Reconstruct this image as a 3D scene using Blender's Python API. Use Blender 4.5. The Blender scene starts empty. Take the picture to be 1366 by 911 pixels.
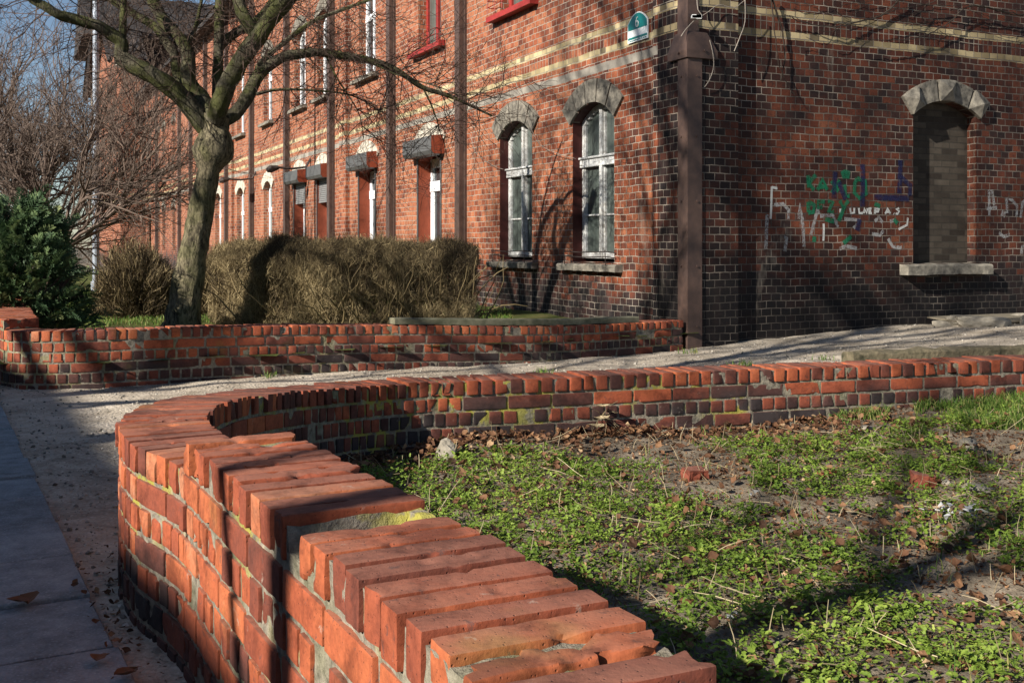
import bpy, math, random
import numpy as np
from mathutils import Vector, Matrix
R=math.radians
rnd=random.Random(7); NR=np.random.RandomState(11)
S=bpy.context.scene; COL=S.collection
F=1447.0; H=1.12                     # focal length in photo pixels, eye height
# ---------------------------------------------------------------- camera
cam=bpy.data.cameras.new('camera'); co=bpy.data.objects.new('camera',cam); COL.objects.link(co)
co.location=(0,0,H); co.rotation_euler=(R(90),0,0)
cam.sensor_width=36; cam.lens=F/1366*36; cam.shift_y=-0.0933; cam.clip_start=.05; cam.clip_end=900
cam.dof.use_dof=False
S.camera=co
# ---------------------------------------------------------------- light
EL=R(28); SH=Vector((-.723,-.691)).normalized()
SD=Vector((SH.x*math.cos(EL),SH.y*math.cos(EL),math.sin(EL)))
w=bpy.data.worlds.new('World'); S.world=w; w.use_nodes=True
nt=w.node_tree; bg=nt.nodes['Background']; sk=nt.nodes.new('ShaderNodeTexSky'); sk.sky_type='NISHITA'
sk.sun_disc=False; sk.sun_elevation=EL; sk.sun_rotation=math.atan2(SH.x,SH.y)
sk.air_density=.8; sk.dust_density=.3
nt.links.new(sk.outputs[0],bg.inputs[0]); bg.inputs[1].default_value=.056
sl=bpy.data.lights.new('sun','SUN'); sl.energy=5.0; sl.angle=R(.53); sl.color=(1,.93,.82)
so=bpy.data.objects.new('sun',sl); COL.objects.link(so); so.rotation_euler=SD.to_track_quat('Z','Y').to_euler()
S.view_settings.view_transform='Standard'; S.view_settings.look='None'; S.view_settings.gamma=1
S.view_settings.exposure=0.92
S.cycles.max_bounces=5; S.cycles.diffuse_bounces=3; S.cycles.transparent_max_bounces=8
# ---------------------------------------------------------------- noise
def vnoise(P,seed=0):
    P=np.asarray(P,float); I=np.floor(P).astype(np.int64); f=P-I; f=f*f*(3-2*f)
    def h(i,j,k):
        n=(i*374761393+j*668265263+k*2147483647+seed*974711)&0xffffffff
        n=((n^(n>>13))*1274126177)&0xffffffff
        n=((n^(n>>16))*2246822519)&0xffffffff
        return ((n^(n>>15))&0xffff)/32767.5-1
    r=0
    for a in (0,1):
        for b in (0,1):
            for c in (0,1):
                wgt=(f[...,0] if a else 1-f[...,0])*(f[...,1] if b else 1-f[...,1])*(f[...,2] if c else 1-f[...,2])
                r=r+wgt*h(I[...,0]+a,I[...,1]+b,I[...,2]+c)
    return r
def fbm(P,s=0,o=3): return sum(vnoise(np.asarray(P)*2**i,s+i)/2**i for i in range(o))
# ---------------------------------------------------------------- mesh builder
class MB:
    def __init__(s): s.v=[];s.f=[];s.m=[];s.t=[];s.n=0
    def add(s,v,f,mat=0,tint=None):
        v=np.asarray(v,float).reshape(-1,3); b=s.n; s.v.append(v); s.n+=len(v)
        by={}
        for q in f: by.setdefault(len(q),[]).append(q)
        for q in by.values(): s.f.append(np.asarray(q,np.int64)+b); s.m.append(np.full(len(q),mat,np.int32))
        s.t.append(np.full(len(v),rnd.random()) if tint is None else np.broadcast_to(np.asarray(tint,float),(len(v),)))
    def bulk(s,V,Fc,mat=0,tint=None):     # V (k,n,3), shared faces
        V=np.asarray(V); k,n,_=V.shape
        by={}
        for q in Fc: by.setdefault(len(q),[]).append(q)
        for q in by.values():
            q=np.asarray(q,np.int64); s.f.append((q[None]+(s.n+np.arange(k)*n)[:,None,None]).reshape(-1,q.shape[1])); s.m.append(np.full(len(q)*k,mat,np.int32))
        s.v.append(V.reshape(-1,3)); s.n+=k*n
        s.t.append(np.repeat(tint if tint is not None else NR.rand(k),n))
    def box(s,a,b,mat=0,tint=None,fn=None,ch=0):
        x0,y0,z0=a;x1,y1,z1=b
        if ch:
            V=[];c=ch
            for z,ins in ((z0,c),(z0+c,0),(z1-c,0),(z1,c)):
                V+=[(x0+ins,y0+ins,z),(x1-ins,y0+ins,z),(x1-ins,y1-ins,z),(x0+ins,y1-ins,z)]
            Fc=[(3,2,1,0),(12,13,14,15)]
            for l in range(3):
                for i in range(4): j=(i+1)%4; Fc.append((l*4+i,l*4+j,l*4+4+j,l*4+4+i))
        else:
            V=[(x0,y0,z0),(x1,y0,z0),(x1,y1,z0),(x0,y1,z0),(x0,y0,z1),(x1,y0,z1),(x1,y1,z1),(x0,y1,z1)]
            Fc=[(3,2,1,0),(4,5,6,7),(0,1,5,4),(1,2,6,5),(2,3,7,6),(3,0,4,7)]
        V=np.array(V,float)
        if fn: V=np.array([fn(*p) for p in V])
        s.add(V,Fc,mat,tint)
    def tube(s,P,rad,sides=6,mat=0,tint=None,cap=True,rough=0):
        P=np.array(P,float); n=len(P); rad=np.broadcast_to(np.asarray(rad,float),(n,))
        T=np.gradient(P,axis=0); T/=np.linalg.norm(T,axis=1)[:,None]+1e-9
        a=np.array([0,0,1.]) if abs(T[0][2])<.9 else np.array([1.,0,0])
        U=np.cross(T[0],a);U/=np.linalg.norm(U); V=[]
        ang=np.arange(sides)*2*math.pi/sides
        for i in range(n):
            U=U-T[i]*U.dot(T[i]);U/=np.linalg.norm(U)+1e-9; W=np.cross(T[i],U)
            ring=P[i]+rad[i]*(np.cos(ang)[:,None]*U+np.sin(ang)[:,None]*W)
            V.append(ring)
        V=np.array(V).reshape(-1,3)
        if rough:
            rr=np.repeat(rad,sides)[:,None]; C=np.repeat(P,sides,axis=0)
            V=C+(V-C)*(1+rough*fbm(V*[14,14,5],5)[:,None])
        Fc=[]
        for i in range(n-1):
            for j in range(sides):
                k=(j+1)%sides; Fc.append((i*sides+j,i*sides+k,(i+1)*sides+k,(i+1)*sides+j))
        if cap: Fc.append(tuple(range(sides))[::-1]); Fc.append(tuple((n-1)*sides+j for j in range(sides)))
        s.add(V,Fc,mat,tint)
    def build(s,name,mats,parent=None,smooth=False):
        me=bpy.data.meshes.new(name)
        V=np.concatenate(s.v) if s.v else np.zeros((0,3))
        me.vertices.add(len(V)); me.vertices.foreach_set('co',V.astype(np.float32).ravel())
        ln=np.concatenate([np.full(len(q),q.shape[1],np.int32) for q in s.f]); tot=int(ln.sum())
        me.loops.add(tot); me.loops.foreach_set('vertex_index',np.concatenate([q.ravel() for q in s.f]).astype(np.int32))
        me.polygons.add(len(ln)); st=np.zeros(len(ln),np.int32); st[1:]=np.cumsum(ln)[:-1]
        me.polygons.foreach_set('loop_start',st); me.polygons.foreach_set('loop_total',ln)
        me.polygons.foreach_set('material_index',np.concatenate(s.m))
        me.polygons.foreach_set('use_smooth',np.full(len(ln),bool(smooth)))
        me.update(calc_edges=True)
        if smooth: me.set_sharp_from_angle(angle=R(38))
        at=me.attributes.new('tint','FLOAT','POINT'); at.data.foreach_set('value',np.concatenate(s.t).astype(np.float32))
        for m in (mats if isinstance(mats,(list,tuple)) else [mats]): me.materials.append(m)
        o=bpy.data.objects.new(name,me); COL.objects.link(o)
        if parent: o.parent=parent
        return o
def tag(o,label=None,cat=None,group=None,kind=None):
    if label:o['label']=label
    if cat:o['category']=cat
    if group:o['group']=group
    if kind:o['kind']=kind
    return o
def empty(name,loc=(0,0,0),rz=0,**k):
    o=bpy.data.objects.new(name,None); COL.objects.link(o); o.location=loc; o.rotation_euler=(0,0,rz); o.empty_display_size=.2
    return tag(o,**k)
def copy_tree(o,parent=None):
    c=o.copy(); COL.objects.link(c); c.parent=parent
    for ch in list(o.children): copy_tree(ch,c)
    return c
# ---------------------------------------------------------------- materials
class NT:
    def __init__(s,name,rough=.9,spec=.3):
        s.m=bpy.data.materials.new(name); s.m.use_nodes=True; s.t=s.m.node_tree; s.b=s.t.nodes['Principled BSDF']
        s.b.inputs['Roughness'].default_value=rough; s.b.inputs['Specular IOR Level'].default_value=spec
    def n(s,ty,**k):
        o=s.t.nodes.new('ShaderNode'+ty)
        for a,b in k.items(): setattr(o,a,b)
        return o
    def l(s,a,b): s.t.links.new(a,b)
    def put(s,sock,v):
        if isinstance(v,bpy.types.NodeSocket): s.l(v,sock)
        elif isinstance(v,(tuple,list)) and len(v)==3 and sock.type=='RGBA': sock.default_value=(*v,1)
        else: sock.default_value=v
    def math(s,op,a,b=0,c=None,clamp=False):
        o=s.n('Math',operation=op,use_clamp=clamp); s.put(o.inputs[0],a); s.put(o.inputs[1],b)
        if c is not None: s.put(o.inputs[2],c)
        return o.outputs[0]
    def mix(s,f,a,b,bt='MIX'):
        o=s.n('Mix',data_type='RGBA',blend_type=bt); s.put(o.inputs[0],f); s.put(o.inputs[6],a); s.put(o.inputs[7],b); return o.outputs[2]
    def ramp(s,f,stops,interp='LINEAR'):
        o=s.n('ValToRGB'); s.put(o.inputs[0],f); cr=o.color_ramp; cr.interpolation=interp
        while len(cr.elements)<len(stops): cr.elements.new(.5)
        for e,(p,c) in zip(cr.elements,stops): e.position=p; e.color=(*c,1) if isinstance(c,tuple) else (c,c,c,1)
        return o.outputs[0]
    def coord(s,which='Object'): return s.n('TexCoord').outputs[which]
    def map(s,v,sc=(1,1,1),loc=(0,0,0),rot=(0,0,0)):
        o=s.n('Mapping'); s.l(v,o.inputs[0]); o.inputs['Scale'].default_value=sc; o.inputs['Location'].default_value=loc; o.inputs['Rotation'].default_value=rot; return o.outputs[0]
    def noise(s,v,scale,det=3,rough=.55,dist=0):
        o=s.n('TexNoise'); s.l(v,o.inputs['Vector']); o.inputs['Scale'].default_value=scale; o.inputs['Detail'].default_value=det
        o.inputs['Roughness'].default_value=rough; o.inputs['Distortion'].default_value=dist; return o.outputs[0]
    def vor(s,v,scale,feat='F1',out=0):
        o=s.n('TexVoronoi',feature=feat); s.l(v,o.inputs['Vector']); o.inputs['Scale'].default_value=scale; return o.outputs[out]
    def attr(s,name='tint'): return s.n('Attribute',attribute_name=name).outputs['Fac']
    def sep(s,v): return s.n('SeparateXYZ') if False else s._sep(v)
    def _sep(s,v): o=s.n('SeparateXYZ'); s.l(v,o.inputs[0]); return o.outputs
    def comb(s,x,y,z=0): o=s.n('CombineXYZ'); s.put(o.inputs[0],x); s.put(o.inputs[1],y); s.put(o.inputs[2],z); return o.outputs[0]
    def rng(s,v,a,b,c=0,d=1,sm=True):
        o=s.n('MapRange'); o.interpolation_type='SMOOTHSTEP' if sm else 'LINEAR'
        s.put(o.inputs[0],v)
        for i,x in enumerate((a,b,c,d)): s.put(o.inputs[i+1],x)
        return o.outputs[0]
    def bump(s,h,dist=.01,st=1,nrm=None):
        o=s.n('Bump'); s.put(o.inputs['Height'],h); o.inputs['Distance'].default_value=dist; o.inputs['Strength'].default_value=st
        if nrm is not None: s.l(nrm,o.inputs['Normal'])
        s.l(o.outputs[0],s.b.inputs['Normal']); return o.outputs[0]
    def col(s,c): s.put(s.b.inputs['Base Color'],c)
def simple(name,c,rough=.8,var=.25,sc=20,bump=.002,metal=0,spec=.3,c2=None):
    t=NT(name,rough,spec); v=t.coord(); n=t.noise(v,sc,5,.6); n2=t.noise(v,sc*.13,3)
    nn=t.math('ADD',t.math('MULTIPLY',n,.6),t.math('MULTIPLY',n2,.4))
    c2=c2 or tuple(x*(1-2*var) for x in c)
    t.col(t.ramp(nn,[(.35,c2),(.62,c)])); t.bump(n,bump); t.b.inputs['Metallic'].default_value=metal
    return t.m
def brick_facade(name,dark=0.0,floor_soot=1.0):
    t=NT(name,.82,.25); v=t.coord(); X=t._sep(v)
    wn=t.noise(v,2.3,2); u=t.math('ADD',X[0],X[1])
    hf=t.noise(v,22,2)
    u2=t.math('ADD',u,t.math('MULTIPLY',t.math('SUBTRACT',hf,.5),.012)); z2=t.math('ADD',X[2],t.math('ADD',t.math('MULTIPLY',t.math('SUBTRACT',wn,.5),.03),t.math('MULTIPLY',t.math('SUBTRACT',hf,.5),.008)))
    def bt(uu,zz,bw,rh,off=.5):
        b=t.n('TexBrick'); b.offset=off; t.l(t.comb(uu,zz),b.inputs['Vector']); b.inputs['Color1'].default_value=(0,0,0,1); b.inputs['Color2'].default_value=(1,1,1,1); b.inputs['Mortar'].default_value=(.5,.5,.5,1)
        b.inputs['Scale'].default_value=1; b.inputs['Mortar Size'].default_value=.0055; b.inputs['Mortar Smooth'].default_value=.25; b.inputs['Bias'].default_value=0
        b.inputs['Brick Width'].default_value=bw; b.inputs['Row Height'].default_value=rh; return b
    a=bt(u2,z2,.138,.083)
    sold=bt(u2,t.math('ADD',z2,.06),.083,.155,0)
    z=X[2]
    def band(a0,a1): return t.math('MULTIPLY',t.math('GREATER_THAN',z2,a0),t.math('LESS_THAN',z2,a1))
    isS=band(3.56,3.715)
    rv=t.mix(isS,a.outputs[0],sold.outputs[0]); fac=t.mix(isS,a.outputs[1],sold.outputs[1])
    rv=t.math('MULTIPLY',rv,1.0); 
    # soot: towards the ground, in patches, on the corner pilaster
    big=t.noise(v,.55,4,.6); med=t.noise(v,2.2,4,.65)
    low=t.rng(z,.25,1.25,.62,0)
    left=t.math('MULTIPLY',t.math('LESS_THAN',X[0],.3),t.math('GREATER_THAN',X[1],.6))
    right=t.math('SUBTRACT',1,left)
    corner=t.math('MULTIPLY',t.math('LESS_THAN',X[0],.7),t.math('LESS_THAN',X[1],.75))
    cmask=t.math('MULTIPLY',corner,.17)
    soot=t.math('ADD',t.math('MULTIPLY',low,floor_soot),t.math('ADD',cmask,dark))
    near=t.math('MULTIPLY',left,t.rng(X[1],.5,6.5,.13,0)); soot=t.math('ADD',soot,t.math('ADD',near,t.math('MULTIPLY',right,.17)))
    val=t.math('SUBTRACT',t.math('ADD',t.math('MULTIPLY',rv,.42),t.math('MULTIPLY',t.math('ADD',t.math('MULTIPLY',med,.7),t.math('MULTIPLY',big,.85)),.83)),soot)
    val=t.math('ADD',val,t.math('MULTIPLY',left,.085))  # long front's brick paler: brighter sunlight put into its colour
    bc=t.ramp(val,[(.18,(.022,.018,.019)),(.40,(.055,.030,.027)),(.54,(.12,.044,.03)),(.70,(.23,.066,.034)),(.86,(.36,.105,.048)),(1.0,(.46,.17,.085))])
    fine=t.noise(v,55,3,.7); bc=t.mix(.5,bc,t.ramp(fine,[(.3,.2),(.68,1.0)]),'MULTIPLY')
    gr=t.noise(v,13,5,.75); bc=t.mix(t.rng(gr,.5,.66,0,.62),bc,(.045,.03,.027))
    # soot runs down from the eaves and sits on the brick edges
    run=t.noise(t.map(v,(2.2,2.2,.28)),2,4,.6); bc=t.mix(t.rng(run,.54,.7,0,.45),bc,(.05,.032,.028))
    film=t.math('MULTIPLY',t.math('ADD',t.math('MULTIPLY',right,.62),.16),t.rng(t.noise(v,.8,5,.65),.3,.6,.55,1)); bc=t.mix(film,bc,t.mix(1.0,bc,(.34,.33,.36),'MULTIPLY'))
    # cream glazed courses, concrete band on the long front
    cr=t.ramp(t.math('ADD',t.math('MULTIPLY',rv,.5),t.math('MULTIPLY',t.noise(v,1.3,3),.7)),[(.25,(.08,.065,.045)),(.5,(.3,.24,.13)),(.8,(.52,.43,.25))])
    isC=t.math('MAXIMUM',band(3.715,3.80),band(3.47,3.56))
    bc=t.mix(isC,bc,cr)
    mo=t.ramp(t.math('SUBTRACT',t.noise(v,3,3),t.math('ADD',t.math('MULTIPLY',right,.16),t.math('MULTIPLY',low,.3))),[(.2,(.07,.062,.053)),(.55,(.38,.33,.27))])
    full=t.mix(fac,bc,mo)
    isB=t.math('MULTIPLY',band(3.27,3.375),left); cc=t.ramp(t.noise(v,3,5),[(.3,(.13,.115,.1)),(.7,(.36,.33,.28))])
    full=t.mix(isB,full,cc)
    # pale lime stains
    st=t.rng(t.noise(t.map(v,(1,1,.35)),1.6,5,.65),.63,.72,0,.35); full=t.mix(st,full,(.36,.31,.25))
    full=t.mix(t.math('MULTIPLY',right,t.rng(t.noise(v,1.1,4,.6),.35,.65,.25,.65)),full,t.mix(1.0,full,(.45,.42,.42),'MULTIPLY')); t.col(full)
    h=t.math('SUBTRACT',1,t.math('MULTIPLY',fac,t.math('SUBTRACT',1,isB)))
    h=t.math('ADD',h,t.math('MULTIPLY',t.noise(v,40,4,.7),.28)); h=t.math('ADD',h,t.math('MULTIPLY',rv,.22))
    t.bump(h,.009,1); t.b.inputs['Roughness'].default_value=.75
    return t.m
def wall_brick(name,soot=0.0):
    t=NT(name,.85,.3); v=t.coord(); X=t._sep(v); a=t.attr()
    big=t.noise(v,1.1,3); med=t.noise(v,9,4,.65); fine=t.noise(v,70,4,.7)
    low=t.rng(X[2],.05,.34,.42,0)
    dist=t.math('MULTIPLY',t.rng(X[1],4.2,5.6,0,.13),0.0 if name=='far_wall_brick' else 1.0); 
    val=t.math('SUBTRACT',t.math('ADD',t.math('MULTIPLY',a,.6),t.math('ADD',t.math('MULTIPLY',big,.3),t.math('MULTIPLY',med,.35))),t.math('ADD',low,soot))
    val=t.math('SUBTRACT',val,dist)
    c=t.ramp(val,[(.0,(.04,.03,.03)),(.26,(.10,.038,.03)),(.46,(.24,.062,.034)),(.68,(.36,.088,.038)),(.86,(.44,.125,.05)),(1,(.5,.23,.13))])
    c=t.mix(.45,c,t.ramp(fine,[(.3,.35),(.65,1.0)]),'MULTIPLY')
    # weathered tops: dull pinkish grey dust that settles on faces looking up
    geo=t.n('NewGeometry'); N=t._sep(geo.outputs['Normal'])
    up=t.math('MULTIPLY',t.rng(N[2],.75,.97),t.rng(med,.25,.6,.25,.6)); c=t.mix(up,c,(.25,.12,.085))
    blot=t.rng(t.noise(v,26,5,.7,.6),.60,.70,0,.75); c=t.mix(blot,c,(.085,.05,.045))
    pale=t.rng(t.noise(v,14,5,.75,.4),.64,.72,0,.55); c=t.mix(pale,c,(.40,.33,.27))
    li=t.rng(t.noise(v,2.4,4,.6),.6,.75,0,.25); c=t.mix(li,c,(.27,.26,.06))
    dirt=t.rng(t.noise(v,5,5,.75,.3),.45,.64,0,.7); c=t.mix(dirt,c,t.mix(1.0,c,(.32,.27,.27),'MULTIPLY'))
    pit=t.rng(t.vor(v,95),.0,.22,0,1); c=t.mix(t.math('MULTIPLY',t.math('SUBTRACT',1,pit),.5),c,(.05,.03,.025))
    t.col(c); h=t.math('ADD',t.math('ADD',t.math('MULTIPLY',fine,.5),t.math('MULTIPLY',med,1.2)),t.math('MULTIPLY',pit,.5)); t.bump(h,.0026,1); return t.m
def mortar_mat(name,lichen=1.0):
    t=NT(name,.95,.1); v=t.coord(); X=t._sep(v); n=t.noise(v,30,5,.7); b=t.noise(v,1.7,3)
    c=t.ramp(n,[(.3,(.085,.075,.06)),(.7,(.33,.295,.235))])
    m=t.math('MULTIPLY',t.rng(b,.47,.6,0,.85),t.rng(t.noise(v,13,4,.6),.46,.58)); c=t.mix(t.math('MULTIPLY',m,lichen),c,(.33,.30,.05))
    mo=t.math('MULTIPLY',t.rng(t.noise(v,2.6,3),.52,.66),.35); c=t.mix(mo,c,(.10,.12,.035))
    t.col(c); t.bump(n,.012,1); return t.m
def bark_mat(name,a=(.05,.042,.035),b=(.17,.15,.12),green=.6):
    t=NT(name,.9,.2); v=t.coord(); n=t.noise(t.map(v,(1,1,.35)),32,5,.7,.5); g=t.noise(v,4,4,.6)
    c=t.ramp(n,[(.36,a),(.64,b)])
    gm=t.math('MULTIPLY',t.rng(g,.4,.6),green); c=t.mix(gm,c,t.ramp(n,[(.3,(.035,.040,.012)),(.7,(.105,.11,.035))]))
    t.col(c); t.bump(n,.02,1); return t.m
def leaf_mat(name,stops,trans=.25,rough=.6):
    t=NT(name,rough,.3); c=t.ramp(t.attr(),stops); t.col(c)
    tr=t.n('BsdfTranslucent'); t.l(c,tr.inputs[0]); mx=t.n('MixShader'); mx.inputs[0].default_value=trans
    t.l(t.b.outputs[0],mx.inputs[1]); t.l(tr.outputs[0],mx.inputs[2]); t.l(mx.outputs[0],t.t.nodes['Material Output'].inputs[0]); return t.m
M={}
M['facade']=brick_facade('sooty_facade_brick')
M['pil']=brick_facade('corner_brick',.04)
M['fill']=None
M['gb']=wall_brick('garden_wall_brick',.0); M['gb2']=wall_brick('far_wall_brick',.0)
M['mortar']=mortar_mat('mortar'); M['mortar2']=mortar_mat('mortar_plain',.3)
M['stone']=simple('weathered_stone',(.27,.245,.2),.9,.42,11,.012,c2=(.045,.042,.038))
M['stone_pale']=simple('pale_stone',(.58,.53,.44),.9,.2,9,.005)
M['concrete']=simple('mossy_concrete',(.2,.19,.13),.95,.3,14,.004,c2=(.07,.075,.045))
M['steel']=simple('brown_painted_steel',(.095,.058,.045),.55,.3,12,.002,.0,.4,c2=(.05,.032,.028))
M['redpaint']=simple('dark_red_paint',(.075,.018,.015),.6,.25,8,.003)
M['redframe']=simple('red_frame_paint',(.32,.035,.03),.5,.2,8,.002)
M['brownpaint']=simple('red_brown_paint',(.25,.055,.025),.6,.15,8,.004)
M['white']=simple('flaking_white_paint',(.72,.74,.74),.6,.2,26,.003,c2=(.3,.28,.25))
M['whitenew']=simple('white_plastic',(.82,.84,.87),.4,.03,5,.0005)
M['boxgrey']=simple('grey_metal_box',(.1,.1,.1),.5,.15,6,.001)
M['shutter']=simple('grey_shutter',(.2,.2,.2),.5,.1,6,.001)
M['timber']=simple('mossy_old_timber',(.17,.14,.09),.95,.3,16,.02,c2=(.035,.035,.02))
M['plate']=simple('dusty_metal_plate',(.22,.19,.14),.8,.2,12,.002)
M['rock']=simple('pale_rock',(.30,.27,.22),.95,.25,12,.015)
M['roof']=simple('dark_roof',(.05,.045,.045),.8,.3,8,.005)
M['teal']=simple('teal_enamel',(.005,.2,.19),.3,.1,8,.0,spec=.5)
M['signwhite']=simple('white_enamel',(.8,.82,.82),.3,.03,8,.0,spec=.5)
M['cable']=simple('cable_grey',(.3,.26,.22),.6,.1,8,.0)
M['darkcable']=simple('dark_creeper_stem',(.035,.026,.02),.9,.1,20,.002)
M['pole']=simple('galvanised_pole',(.32,.36,.42),.5,.1,8,.0,.3)
M['iron']=simple('rusty_iron',(.06,.045,.04),.7,.3,20,.001)
M['bark']=bark_mat('tree_bark',(.016,.013,.010),(.24,.205,.13),.45)
M['branch']=bark_mat('mossy_branch_bark',(.03,.028,.018),(.13,.115,.08),.85)
M['twig']=simple('twig_brown',(.085,.055,.042),.9,.2,9,.0)
M['twigbg']=simple('grey_brown_twig',(.17,.125,.10),.9,.25,3,.0)
def curtain():
    t=NT('window_pane',.12,.5); v=t.coord(); X=t._sep(v); u=t.math('ADD',X[0],X[1])
    n=t.noise(t.comb(t.math('MULTIPLY',u,18),t.math('MULTIPLY',X[2],.8)),1,3); g=t.noise(v,3,4)
    t.col(t.ramp(t.math('ADD',t.math('MULTIPLY',n,.5),t.math('MULTIPLY',g,.5)),[(.35,(.03,.04,.037)),(.65,(.115,.14,.125))])); t.b.inputs['Roughness'].default_value=.35; t.b.inputs['Coat Weight'].default_value=.5; t.b.inputs['Coat Roughness'].default_value=.05; return t.m
M['pane']=curtain()
M['darkpane']=simple('dark_glass',(.03,.035,.04),.08,.1,5,.0,spec=.5)
M['soil']=None
def ground_mat(name,c1,c2,c3,scale=1,bump=.02,pebble=True):
    t=NT(name,.95,.15); v=t.coord(); n=t.noise(v,6*scale,6,.7); f=t.noise(v,60*scale,4,.7); b=t.noise(v,.9,3)
    c=t.ramp(t.math('ADD',t.math('MULTIPLY',n,.45),t.math('ADD',t.math('MULTIPLY',f,.25),t.math('MULTIPLY',b,.3))),[(.38,c1),(.5,c2),(.62,c3)])
    wear=t.noise(v,1.4,5,.7,.4); c=t.mix(t.rng(wear,.46,.66,0,.6),c,t.mix(1.0,c,(.5,.47,.43),'MULTIPLY'))
    h=t.math('ADD',t.math('MULTIPLY',n,1),t.math('MULTIPLY',f,.5))
    if pebble:
        d=t.vor(v,45*scale); pc=t.n('TexVoronoi'); t.l(v,pc.inputs['Vector']); pc.inputs['Scale'].default_value=45*scale
        g=t._sep(pc.outputs[1]); c=t.mix(t.rng(d,.0,.5,.55,.0),c,t.ramp(g[0],[(.0,tuple(x*.6 for x in c2)),(1,tuple(min(1,x*1.5) for x in c3))]))
        h=t.math('ADD',h,t.math('MULTIPLY',t.math('SUBTRACT',1,d),.5))
    t.col(c); t.bump(h,bump); return t.m
M['gravel']=ground_mat('sandy_gravel',(.23,.195,.15),(.43,.37,.295),(.60,.53,.44),1,.014)
M['soil']=ground_mat('dark_soil',(.08,.062,.045),(.17,.14,.105),(.30,.25,.19),1,.02,False)
M['base']=ground_mat('bare_ground',(.10,.09,.07),(.16,.14,.11),(.22,.2,.16),.5,.02,False)
M['slab']=ground_mat('concrete_slab',(.13,.155,.17),(.23,.27,.29),(.34,.385,.41),2,.006)
M['asph']=ground_mat('asphalt',(.035,.035,.036),(.05,.05,.05),(.07,.07,.07),2,.004)
M['lawn']=ground_mat('lawn_soil',(.035,.05,.012),(.07,.09,.02),(.16,.13,.06),1,.02,False)
M['weed']=leaf_mat('weed_leaves',[(0,(.05,.095,.012)),(.45,(.13,.20,.026)),(.8,(.23,.31,.05)),(1,(.36,.38,.09))])
M['grass']=leaf_mat('grass_blades',[(0,(.04,.09,.012)),(.6,(.11,.2,.03)),(1,(.3,.28,.1))])
M['dryleaf']=leaf_mat('dry_leaf_brown',[(0,(.045,.022,.012)),(.45,(.13,.06,.03)),(.8,(.24,.13,.065)),(1,(.42,.29,.17))],.15,.75)
M['straw']=leaf_mat('dry_straw',[(0,(.16,.11,.06)),(1,(.5,.42,.27))],.1)
M['hedge']=leaf_mat('hedge_twigs',[(0,(.025,.018,.011)),(.4,(.085,.062,.034)),(.75,(.20,.15,.075)),(1,(.38,.30,.16))],.1,.8)
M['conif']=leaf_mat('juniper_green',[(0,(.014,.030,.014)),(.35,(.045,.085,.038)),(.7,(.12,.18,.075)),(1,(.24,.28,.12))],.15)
M['stones']=leaf_mat('loose_gravel_stones',[(0,(.09,.085,.075)),(.5,(.26,.235,.2)),(1,(.52,.48,.42))],0,.9)
M['litter']=simple('white_litter',(.42,.43,.44),.5,.1,8,.001)
# ---------------------------------------------------------------- terrain
def pix(x,y,Z): return np.array([(x-683)/F*Z,Z,H+(328-y)*Z/F])
def sstep(x,a,b): t=np.clip((x-a)/(b-a),0,1); return t*t*(3-2*t)
def catmull(P,step=.02):
    P=np.array(P,float); Q=np.vstack([2*P[0]-P[1],P,2*P[-1]-P[-2]]); out=[]
    for i in range(1,len(Q)-2):
        p0,p1,p2,p3=Q[i-1:i+3]; n=max(2,int(np.linalg.norm(p2-p1)/step))
        t=np.linspace(0,1,n,endpoint=False)[:,None]
        out.append(.5*((2*p1)+(-p0+p2)*t+(2*p0-5*p1+4*p2-p3)*t*t+(-p0+3*p1-3*p2+p3)*t**3))
    return np.vstack(out+[P[-1:]])
class Path:
    def __init__(s,P):
        s.P=catmull(P); d=np.linalg.norm(np.diff(s.P,axis=0),axis=1); s.s=np.r_[0,np.cumsum(d)]; s.L=s.s[-1]
        T=np.gradient(s.P,axis=0); k=9
        T=np.vstack([np.convolve(np.pad(T[:,i],k,mode='edge'),np.ones(2*k+1)/(2*k+1),'valid') for i in (0,1)]).T
        s.T=T/np.linalg.norm(T,axis=1)[:,None]
    def at(s,u,t=0):       # t: offset to the right of the walking direction
        u=np.asarray(u,float); x=np.interp(u,s.s,s.P[:,0]); y=np.interp(u,s.s,s.P[:,1])
        tx=np.interp(u,s.s,s.T[:,0]); ty=np.interp(u,s.s,s.T[:,1]); o1=np.minimum(u,0)+np.maximum(u-s.L,0)
        return np.stack([x+ty*t+tx*o1,y-tx*t+ty*o1],-1)
    def curv(s,u,d=.15):
        a=np.array([np.interp(u-d,s.s,s.T[:,0]),np.interp(u-d,s.s,s.T[:,1])]); b=np.array([np.interp(u+d,s.s,s.T[:,0]),np.interp(u+d,s.s,s.T[:,1])])
        return math.acos(max(-1,min(1,float(a@b))))/(2*d)
    def near(s,x,y):
        d=(s.P[:,0]-x)**2+(s.P[:,1]-y)**2; i=int(d.argmin()); return s.s[i],math.sqrt(d[i]),i
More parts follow.
